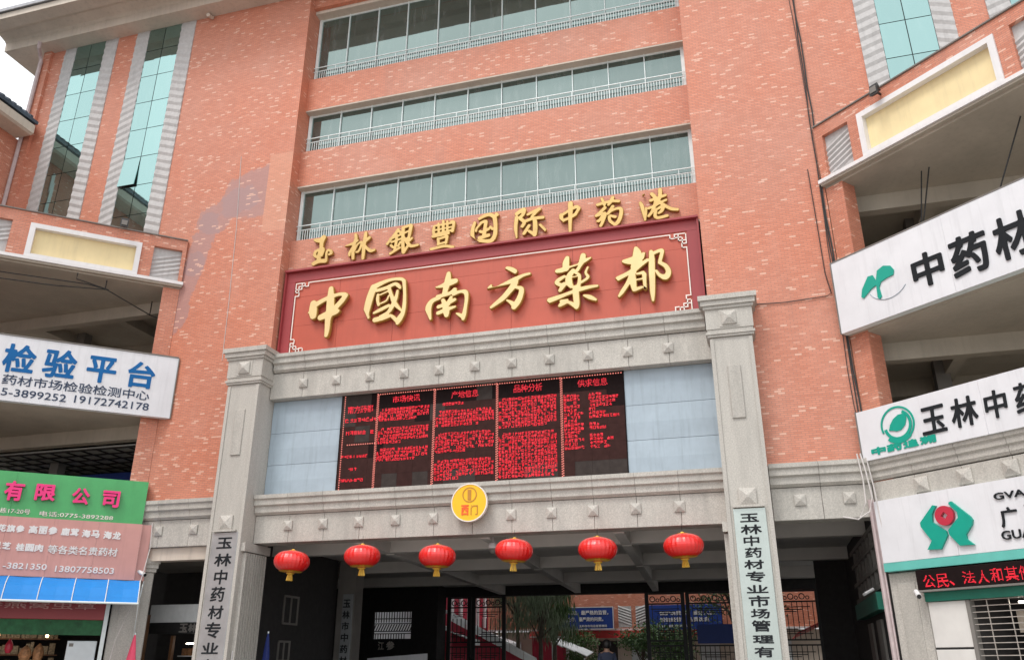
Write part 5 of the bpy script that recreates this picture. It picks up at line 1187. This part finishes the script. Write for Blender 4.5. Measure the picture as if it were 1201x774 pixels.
# ---------------------------------------------------------------- right wing signs
t = board('herb_market_sign', 'white board with green sprout logo and black characters, upper sign of the right wing', 'sign', FR, .02, 8.5, 8.88, 10.72, -.30, -.1, 'signwhite', 3)
part('edge_trim', MB().box(-.01, .019, -.31, -.10, 8.88, 10.75).box(0.02, 8.5, -.31, -.10, 10.721, 10.75), 'conc_dark', t)
part('sprout_logo', MB().prof_y(POLY['sprout'], -.33, -.305), 'teal', t)
for s, a, b, c, d in lines('rs1'): part('character', text_mb(s, a, b, c, d, -.33, .025, .03), 'ink', t)
arc = MB()
for k in range(9):
    a0 = math.radians(200 + k * 14); a1 = math.radians(200 + (k + 1) * 14)
    arc.tube([(1.38 + .5 * math.cos(a0), -.309, 9.72 + .42 * math.sin(a0)), (1.38 + .5 * math.cos(a1), -.309, 9.72 + .42 * math.sin(a1))], .008, 4)
part('logo_arc', arc, 'bluegrey', t)
t = board('tracing_sign', 'white board with round green leaf emblem and black characters, middle sign of the right wing', 'sign', FR, .02, 8.5, 5.82, 6.95, -.25, -.06, 'signwhite', 3)
part('edge_trim', MB().box(-.01, .019, -.26, -.06, 5.82, 6.97), 'conc_dark', t)
for s, a, b, c, d in lines('rs2'): part('character', text_mb(s, a, b, c, d, -.275, .022, .022, shear=.05), 'ink', t)
for s, a, b, c, d in lines('rs2b'):
    part('text_line', text_mb(s, a, b, c + .06, d + .03, -.265, .012, .03), 'teal', t)
ec = (.985, 6.46)
em = MB(); ring(ec[0], ec[1], .36, .40, -.268, -.252, 40, em, -120, 200)
ring(ec[0] + .0, ec[1] - .01, .27, .335, -.2685, -.252, 36, em, -170, 60); ring(ec[0], ec[1] - .02, .30, .40, -.2688, -.252, 24, em, 225, 315)
part('emblem_ring', em, 'teal', t)
part('emblem_leaf', MB().prof_y([(ec[0] + a, ec[1] + b) for a, b in [(-.22, -.10), (-.17, .02), (-.08, .13), (.05, .20), (.2, .2), (.23, .08), (.18, -.05), (.07, -.14), (-.05, -.15), (-.12, -.12)]], -.269, -.252), 'teal', t)
t = board('bank_sign', 'white board with green hands and red coin logo, lowest large sign of the right wing', 'sign', FR, .07, 8.5, 3.62, 4.93, -.20, -.02, 'signwhite', 5)
part('teal_trim', MB().bevbox(.07, 8.5, -.205, -.02, 3.44, 3.615, .004), 'teal2', t)
part('hand_logo', MB().prof_y(POLY['hand_l'], -.26, -.202), 'teal', t); part('hand_logo', MB().prof_y(POLY['hand_r'], -.26, -.202), 'teal', t)
cc = POLY['coin_c'][0]
n_ = 28; cm = MB(); outer = [(cc[0] + .195 * math.cos(2 * math.pi * k / n_), cc[1] + .195 * math.sin(2 * math.pi * k / n_)) for k in range(n_)]
def sqp(k):
    a = 2 * math.pi * k / n_ ; c, s = math.cos(a), math.sin(a); r_ = .062 / max(abs(c + s), abs(c - s)) * 1.2; return (cc[0] + r_ * c, cc[1] + r_ * s)
inner = [sqp(k) for k in range(n_)]
vs = [(x, y, z) for y in (-.28, -.202) for ringp in (outer, inner) for x, z in ringp]
fs = []
for k in range(n_):
    k2 = (k + 1) % n_
    fs += [(k, k2, n_ + k2, n_ + k), (2 * n_ + k, 3 * n_ + k, 3 * n_ + k2, 2 * n_ + k2), (k, 2 * n_ + k, 2 * n_ + k2, k2), (n_ + k, n_ + k2, 3 * n_ + k2, 3 * n_ + k)]
part('coin_logo', cm.add(vs, fs), 'coinred', t)
for s, a, b, c, d in lines('rs3'): part('text_line' if len(s) > 1 else 'character', text_mb(s, a, b, c, d, -.235, .03, .02), 'ink', t)
t = thing('led_strip', 'black LED strip with red characters under the bank sign', 'screen', (3.5, 0, 3.0), FR)
part('case', MB().bevbox(.78, 8.5, -.24, -.02, 3.02, 3.41, .01), 'screenk', t); part('lower_rail', MB().box(.78, 8.5, -.25, -.02, 2.98, 3.018), 'conc_dark', t)
for s, a, b, c, d in lines('rl'): part('character', dot_mb(s, a, b, c, d, -.25, 15), 'led', t)
# granite band over the bank sign
t = thing('stone_band', 'grey granite studded band between the two lower signs of the right wing', 'stone band', (3, 0, 4.9), FR)
for i in range(8):
    a, b = .004 + 1.03 * i, 1.03 * (i + 1) - .004
    part('band_slab', MB().bevbox(a, b, -.05, .4, 4.94, 5.37, .008), 'granite', t)
    part('cornice_stone', MB().prof_x([(.4, 5.82), (-.20, 5.82), (-.20, 5.74), (-.15, 5.70), (-.15, 5.60), (-.10, 5.56), (-.10, 5.46), (-.06, 5.40), (.4, 5.38)], a, b), 'granite', t)
for x in (1.18, 2.12, 3.04, 3.98, 4.9, 5.8): part('stud', MB().pyramid(x, 5.14, -.05, .155, .03, .12), 'granite_p', t)
part('inner_fill', MB().box(.01, 8.2, .401, .6, 3.3, 5.8), 'conc_dark', t)
# shop below
t = thing('bank_shop', 'shopfront with white wall panels and metal grille shutter under the LED strip', 'shop', (3.5, 0, 0), FR)
part('green_fascia', MB().box(.82, 8.5, -.12, .0, 2.80, 2.978), 'dgreen', t)
for (z0, z1) in ((1.93, 2.79), (.95, 1.89), (.1, .91)): part('wall_panel', MB().bevbox(.83, 1.62, -.06, .1, z0, z1, .006), 'walltile', t)
part('panel_joint', MB().box(.83, 1.62, -.05, .09, 1.891, 1.929).box(.83, 1.62, -.05, .09, .911, .949), 'black', t)
gb = MB()
z = .2
while z < 2.78: gb.box(1.70, 6.5, -.02, .0, z, z + .016); z += .112
for k in range(12): gb.box(2.0 + k * .42, 2.012 + k * .42, -.021, .001, .1, 2.79)
part('grille_bars', gb, 'shutter', t, stuff=True)
part('grille_jamb', MB().box(1.622, 1.70, -.08, .1, 0, 2.79), 'conc_dark', t)
part('inner_back', MB().box(1.7, 8.5, 1.9, 2.0, 0, 3.0).box(1.6, 1.7, .11, 2, 0, 3), 'dark', t)
part('inner_board', MB().box(2.0, 3.4, 1.0, 1.05, 2.2, 2.6).box(2.1, 5.5, .9, .95, 1.7, 2.05), 'plaster', t)
part('inner_ceiling', MB().box(1.7, 8.5, .011, 1.9, 2.86, 2.9), 'conc_dark', t)
part('lamp_tube', MB().tube([(2.45, .3, 2.72), (3.6, .3, 2.72)], .022, 6), 'tube', t)
t = thing('stone_pilaster', 'tall grey granite pilaster left of the white wall panels under the bank sign', 'pilaster', (.4, 0, 0), FR)
part('shaft', MB().bevbox(.03, .80, -.04, .4, 0, 3.42, .02), 'granite_p', t); part('raised_panel', MB().bevbox(.22, .62, -.065, -.04, .4, 3.2, .008), 'granite', t)
solo('corner_pipe', 'pinkish downpipe at the corner left of the bank sign and pilaster', 'pipe', MB().tube([(-.06, -.12, 5.0), (-.06, -.14, 3), (-.05, -.14, .05)], .05, 8).tube([(.0, -.1, 5.0), (.0, -.1, .05)], .025, 6), 'pipe', (0, -.1, 0), FR)

# cable bundle climbing the right wall
def wob(x, z0, z1, r, seed, y=-.03, amp=.02):
    q = random.Random(seed); n = 22; return [(x + q.uniform(-amp, amp) + .03 * math.sin(i * .5 + seed), y, z0 + (z1 - z0) * i / n) for i in range(n + 1)]
t = thing('cable_bundle', 'bundle of black cables climbing the brick wall beside the right wing', 'cable', (2.6, -.03, 5.9))
for k, (x, r_) in enumerate(((2.56, .016), (2.61, .02), (2.52, .011))):
    part('cable', MB().tube(wob(x, 5.6, 23.5, r_, k, -.02 - .015 * k), r_, 5), 'cable', t)
part('cable', MB().tube([(2.3, -.03, 13.6), (2.32, -.03, 12), (2.33, -.03, 10.6), (2.40, -.03, 10.05), (2.3, -.03, 9.98), (1.3, -.03, 9.93), (.62, -.03, 9.96)], .012, 5), 'cable', t)
t = thing('loose_cables', 'white loose cables dangling at the corner above the dark side opening', 'cable', (2.5, -.3, 4.7))
part('cable', MB().tube([(2.45, -.25, 6.0), (2.5, -.3, 5.6), (2.55, -.3, 5.0), (2.45, -.32, 4.7), (2.2, -.3, 4.55), (1.9, -.25, 4.62)], .018, 6), 'cable_w', t)
part('cable', MB().tube([(2.38, -.25, 6.0), (2.42, -.3, 5.4), (2.40, -.32, 4.9), (2.25, -.3, 4.6)], .016, 6).tube([(2.56, -.25, 5.9), (2.62, -.28, 5.2), (2.66, -.25, 4.3)], .016, 6), 'cable_w', t)
solo('wall_cable', 'thin pale cable on the brick wall left of the glazed bay', 'cable', MB().tube([(-15.05, -.01, 17.2), (-14.85, -.012, 14.5), (-14.75, -.012, 12), (-14.7, -.012, 10)], .01, 4), 'cable_w', (-14.8, 0, 10))

# ================================================================== FAR LEFT WING (seen at the edge and in the window reflections)
t = thing('side_building', 'brick side building with tiled eave at the far left, set square to the main block', 'building', (-25, -6, 0))
part('brick_wall', MB().box(-27.5, -24.62, -24, -.13, 0, 19.55), 'brick_w', t)
part('eave', MB().prof_y([(-27.6, 19.56), (-23.95, 19.56), (-23.85, 19.62), (-23.85, 19.95), (-24.1, 20.05), (-27.6, 20.6)], -24.1, -.3), 'plaster', t)
part('tiled_roof', MB().prof_y([(-24.0, 20.06), (-23.8, 20.02), (-23.8, 20.14), (-27.6, 22.4), (-27.6, 20.62)], -24.2, -.25), 'tile', t)
rt = MB()
for k in range(95): rt.prof_y([(-23.82, 20.14), (-27.5, 22.34), (-27.5, 22.44), (-23.82, 20.24)], -24.1 + k * .25, -24.0 + k * .25)
part('tile_ridges', rt, 'tile', t, stuff=True)
part('ridge_wall', MB().box(-29, -27.61, -24.2, -.2, 20, 23.2), 'plaster', t)
part('window_frame', MB().box(-24.62, -24.58, -5.2, -3.8, 15.5, 18.5).box(-24.62, -24.58, -9.2, -7.8, 15.5, 18.5).box(-24.62, -24.58, -1.75, -1.6, 17, 19.2), 'whitepaint', t)

# ================================================================== COURTYARD BEHIND THE PASSAGE
t = thing('rear_building', 'brick rear building across the courtyard with ribbed panels and red fascia, seen through the passage', 'building', (-6, 30, .45))
part('brick_wall', MB().box(-26, 6, 30, 31, 3.55, 9), 'brick_w', t)
part('white_ledge', MB().box(-26, 6, 29.85, 30.2, 3.45, 3.549), 'whitepaint', t)
part('red_fascia', MB().box(-13.2, -1.5, 29.7, 30, 3.05, 3.44), 'redstrip', t)
part('ribbed_panel', chev(-8.0, -7.25, 3.62, 4.75, 29.98, -1, .15, .04), 'chevron', t); part('ribbed_panel', chev(-7.0, -6.45, 3.62, 4.75, 29.98, 1, .15, .04), 'chevron', t)
part('lower_wall', MB().box(-26, 6, 30.5, 31, .45, 3.44), 'plaster', t)
for k in range(9): part('door_opening', MB().box(-15 + 1.9 * k, -13.9 + 1.9 * k, 30.45, 30.52, .45, 2.9), 'dark' if k % 2 else 'cabinet', t)
t = thing('slogan_banner', 'dark blue banner with white text left of the ribbed panels, seen through the passage', 'banner', (-10, 29.6, 3.5))
part('sheet', MB().bevbox(-12.0, -8.2, 29.5, 29.6, 3.5, 4.72, .01), 'banner', t)
part('border', MB().box(-12.0, -8.2, 29.48, 29.5, 3.5, 3.54).box(-12.0, -8.2, 29.48, 29.5, 4.68, 4.72).box(-8.24, -8.2, 29.48, 29.5, 3.54, 4.68), 'whitepaint', t)
part('text_line', text_mb('最严谨的标准，最严格的监管，', -11.8, -8.5, 4.28, 4.52, 29.47, .02, .03), 'whitepaint', t); part('text_line', text_mb('最严厉的处罚，最严肃的问责。', -11.8, -8.8, 3.93, 4.16, 29.47, .02, .03), 'whitepaint', t)
part('text_line', text_mb('玉林市市场监督管理局', -10.2, -8.6, 3.62, 3.75, 29.47, .02, .02), 'whitepaint', t)
t = thing('slogan_banner', 'dark blue banner behind the right-hand lattice gate, right of the ribbed panels', 'banner', (-4.5, 29.6, 3.5))
part('sheet', MB().bevbox(-6.35, -2.2, 29.5, 29.6, 3.45, 4.75, .01), 'banner', t)
part('text_line', text_mb('保护消费者，服务人民', -5.6, -2.6, 4.2, 4.42, 29.47, .02, .03), 'whitepaint', t); part('text_line', text_mb('诚信经营，品质优良', -5.6, -2.9, 3.85, 4.08, 29.47, .02, .03), 'whitepaint', t); part('text_line', text_mb('市场监督管理所', -6.0, -4.0, 3.58, 3.7, 29.47, .02, .02), 'whitepaint', t)
t = thing('left_shop_row', 'row of shops with crimson panels and white awnings along the left of the courtyard', 'shop row', (-14, 20, .45))
part('wall', MB().box(-16.5, -15.5, 20.6, 29, .45, 7.5), 'redwall', t); part('bright_backdrop', MB().box(-24, -16.6, 21.0, 21.2, .45, 6), 'signwhite', t)  # pale sheet added so the louvred opening shows bright like sky
for k in range(6): part('pilaster_strip', MB().box(-15.52, -15.40, 21 + 1.4 * k, 21.4 + 1.4 * k, 3.6, 7.0), 'whitepaint', t)
part('upper_eave', MB().box(-16.6, -15.0, 20.6, 29, 7.0, 7.3), 'redstrip', t)
for k in range(3):
    y = 19.6 + k * 3.0
    part('awning_bay', MB().add([(-15.4, y, 3.45), (-15.4, y + 2.8, 3.45), (-13.4, y + 2.8, 2.75), (-13.4, y, 2.75), (-15.4, y, 3.40), (-15.4, y + 2.8, 3.40), (-13.4, y + 2.8, 2.70), (-13.4, y, 2.70)], [(0, 1, 2, 3), (7, 6, 5, 4), (0, 4, 5, 1), (1, 5, 6, 2), (2, 6, 7, 3), (3, 7, 4, 0)]), 'canvas', t)
    part('awning_valance', MB().box(-13.42, -13.38, y, y + 2.8, 2.5, 2.74), 'canvas', t)
t = thing('stair_canopy', 'long white canopy sloping down to the right behind the left lattice gate leaf', 'canopy', (-13, 21, .45))
cA, cB = Vector((-14.4, 19.6, 4.0)), Vector((-11.2, 23.6, 1.95)); wv_ = Vector((-.9, .7, .25))
for k in range(6):
    a, b = cA.lerp(cB, k / 6 + .004), cA.lerp(cB, (k + 1) / 6 - .004); dn = Vector((0, 0, -.05)); lip = Vector((0, 0, -.34))
    part('canopy_panel', MB().add([a, b, b + wv_ * 1.6, a + wv_ * 1.6, a + dn, b + dn, b + wv_ * 1.6 + dn, a + wv_ * 1.6 + dn], [(0, 1, 2, 3), (7, 6, 5, 4), (0, 4, 5, 1), (1, 5, 6, 2), (2, 6, 7, 3), (3, 7, 4, 0)]), 'canvas', t)
    o_ = Vector((.02, -.02, -.051)); part('valance', MB().add([a + o_, b + o_, b + lip + o_, a + lip + o_, a + o_ * 2, b + o_ * 2, b + lip + o_ * 2, a + lip + o_ * 2], [(0, 1, 2, 3), (7, 6, 5, 4), (0, 4, 5, 1), (1, 5, 6, 2), (2, 6, 7, 3), (3, 7, 4, 0)]), 'canvas', t)
part('side_wall', MB().add([(-14.4, 19.75, .45), (-11.3, 23.6, .45), (-11.3, 23.6, 1.6), (-14.4, 19.75, 3.6), (-14.5, 19.85, .45), (-11.4, 23.7, .45), (-11.4, 23.7, 1.6), (-14.5, 19.85, 3.6)], [(0, 1, 2, 3), (7, 6, 5, 4), (0, 4, 5, 1), (1, 5, 6, 2), (2, 6, 7, 3), (3, 7, 4, 0)]), 'redwall', t)
t = thing('right_shop_row', 'low pale shop row along the right side of the courtyard', 'shop row', (2, 22, .45))
part('wall', MB().box(2.9, 4.0, 19, 29, .45, 5.5), 'plaster', t); part('red_awning', MB().add([(2.9, 19.5, 3.6), (2.9, 28, 3.6), (1.3, 28, 2.9), (1.3, 19.5, 2.9), (2.9, 19.5, 3.55), (2.9, 28, 3.55), (1.3, 28, 2.85), (1.3, 19.5, 2.85)], [(0, 3, 2, 1), (4, 5, 6, 7), (0, 1, 5, 4), (1, 2, 6, 5), (2, 3, 7, 6), (3, 0, 4, 7)]), 'redstrip', t)
t = thing('stall_canopy', 'white sloping stall canopy low in the courtyard beyond the person', 'canopy', (-9.2, 25, .45))
for k in range(3):
    x = -10.6 + k * .62; zz = 2.75 - k * .22
    part('canopy_sheet', MB().add([(x, 24.2, zz), (x + .6, 24.2, zz - .26), (x + .6, 26, zz - .05), (x, 26, zz + .2), (x, 24.2, zz - .04), (x + .6, 24.2, zz - .30), (x + .6, 26, zz - .09), (x, 26, zz + .16)], [(0, 1, 2, 3), (7, 6, 5, 4), (0, 4, 5, 1), (1, 5, 6, 2), (2, 6, 7, 3), (3, 7, 4, 0)]), 'canvas', t)
part('post', MB().tube([(-10.55, 24.3, .45), (-10.55, 24.3, 2.7)], .04, 6), 'white_metal', t); part('post', MB().tube([(-8.9, 24.3, .45), (-8.9, 24.3, 1.95)], .04, 6), 'white_metal', t)
t = thing('crimson_booth', 'small crimson booth panel behind the trees in the courtyard', 'booth', (-11.3, 26.5, .45))
part('panel', MB().bevbox(-12.2, -10.5, 26.5, 27.2, .45, 3.0, .02), 'redwall', t); part('roof_edge', MB().box(-12.3, -10.4, 26.4, 27.3, 3.0, 3.06), 'whitepaint', t)

def leaf_tree(x, y, h, r, nleaf, mat, label, drop=False, seed=1, trunk_r=.13):
    q = random.Random(seed); t = thing('tree', label, 'tree', (x, y, .45), group='courtyard trees behind the passage')
    tr = MB(); tr.tube([(x, y, .45), (x + .05, y, .45 + h * .35), (x - .03, y + .05, .45 + h * .62)], [trunk_r, trunk_r * .8, trunk_r * .55], 8)
    cl = []
    for k in range(11):
        a = q.uniform(0, 6.28); rr_ = r * q.uniform(.35, .95); zz = .45 + h * q.uniform(.5, 1.0)
        e = (x + rr_ * math.cos(a), y + rr_ * math.sin(a), zz); cl.append(e)
        b = .45 + h * q.uniform(.35, .6)
        tr.tube([(x, y, b), ((x + e[0]) / 2, (y + e[1]) / 2, (b + zz) / 2 + .1), e], [trunk_r * .45, trunk_r * .3, .015], 5)
    part('trunk', tr, 'bark', t)
    lf = MB()
    for k in range(nleaf):
        c = q.choice(cl); s = r * .42
        if drop:
            p = Vector((c[0] + q.gauss(0, s * .7), c[1] + q.gauss(0, s * .7), c[2] + q.gauss(0, s * .5)))
            d = Vector((q.uniform(-.25, .25), q.uniform(-.25, .25), -1)).normalized() * q.uniform(.25, .55); wv = Vector((q.uniform(-1, 1), q.uniform(-1, 1), 0)).normalized() * .018
        else:
            p = Vector((c[0] + q.gauss(0, s * .6), c[1] + q.gauss(0, s * .6), c[2] + q.gauss(0, s * .45)))
            d = Vector((q.uniform(-1, 1), q.uniform(-1, 1), q.uniform(-.7, .4))).normalized() * q.uniform(.1, .2); wv = d.cross(Vector((q.uniform(-1, 1), q.uniform(-1, 1), q.uniform(-1, 1)))).normalized() * .045
        m_ = p + d * .5 + wv
        lf.add([p, p + d * .5 + wv, p + d, p + d * .5 - wv], [(0, 1, 2, 3)])
    part('crown', lf, mat, t, stuff=True)
leaf_tree(-10.5, 21.5, 5.4, 1.2, 3200, 'leaf2', 'drooping grey-green tree just left of the banner, nearest the gate', True, 1)
leaf_tree(-10.4, 24.0, 5.4, 1.0, 3000, 'leaf', 'drooping dark tree overlapping the left end of the banner', True, 2)
leaf_tree(-12.2, 23.5, 6.2, 1.4, 3500, 'leaf2', 'slim drooping tree behind the left lattice leaf', True, 3)
leaf_tree(-6.2, 26.0, 3.0, 1.2, 2600, 'leaf', 'small bushy tree below the ribbed panels', False, 4, .08)
leaf_tree(-4.6, 25.0, 2.7, 1.2, 2600, 'leaf', 'bushy small tree behind the right lattice leaf, below the blue banner', False, 5, .08)
leaf_tree(-1.4, 22.5, 6.2, 1.9, 4500, 'leaf', 'broad leafy tree behind the lattice beside the right pillar', False, 6)
leaf_tree(-9.5, 27.0, 2.8, .9, 1600, 'leaf', 'small round tree under the left banner', False, 7, .07)

print('objects', len(bpy.data.objects), 'tris', sum(len(o.data.polygons) for o in bpy.data.objects if o.type == 'MESH'))
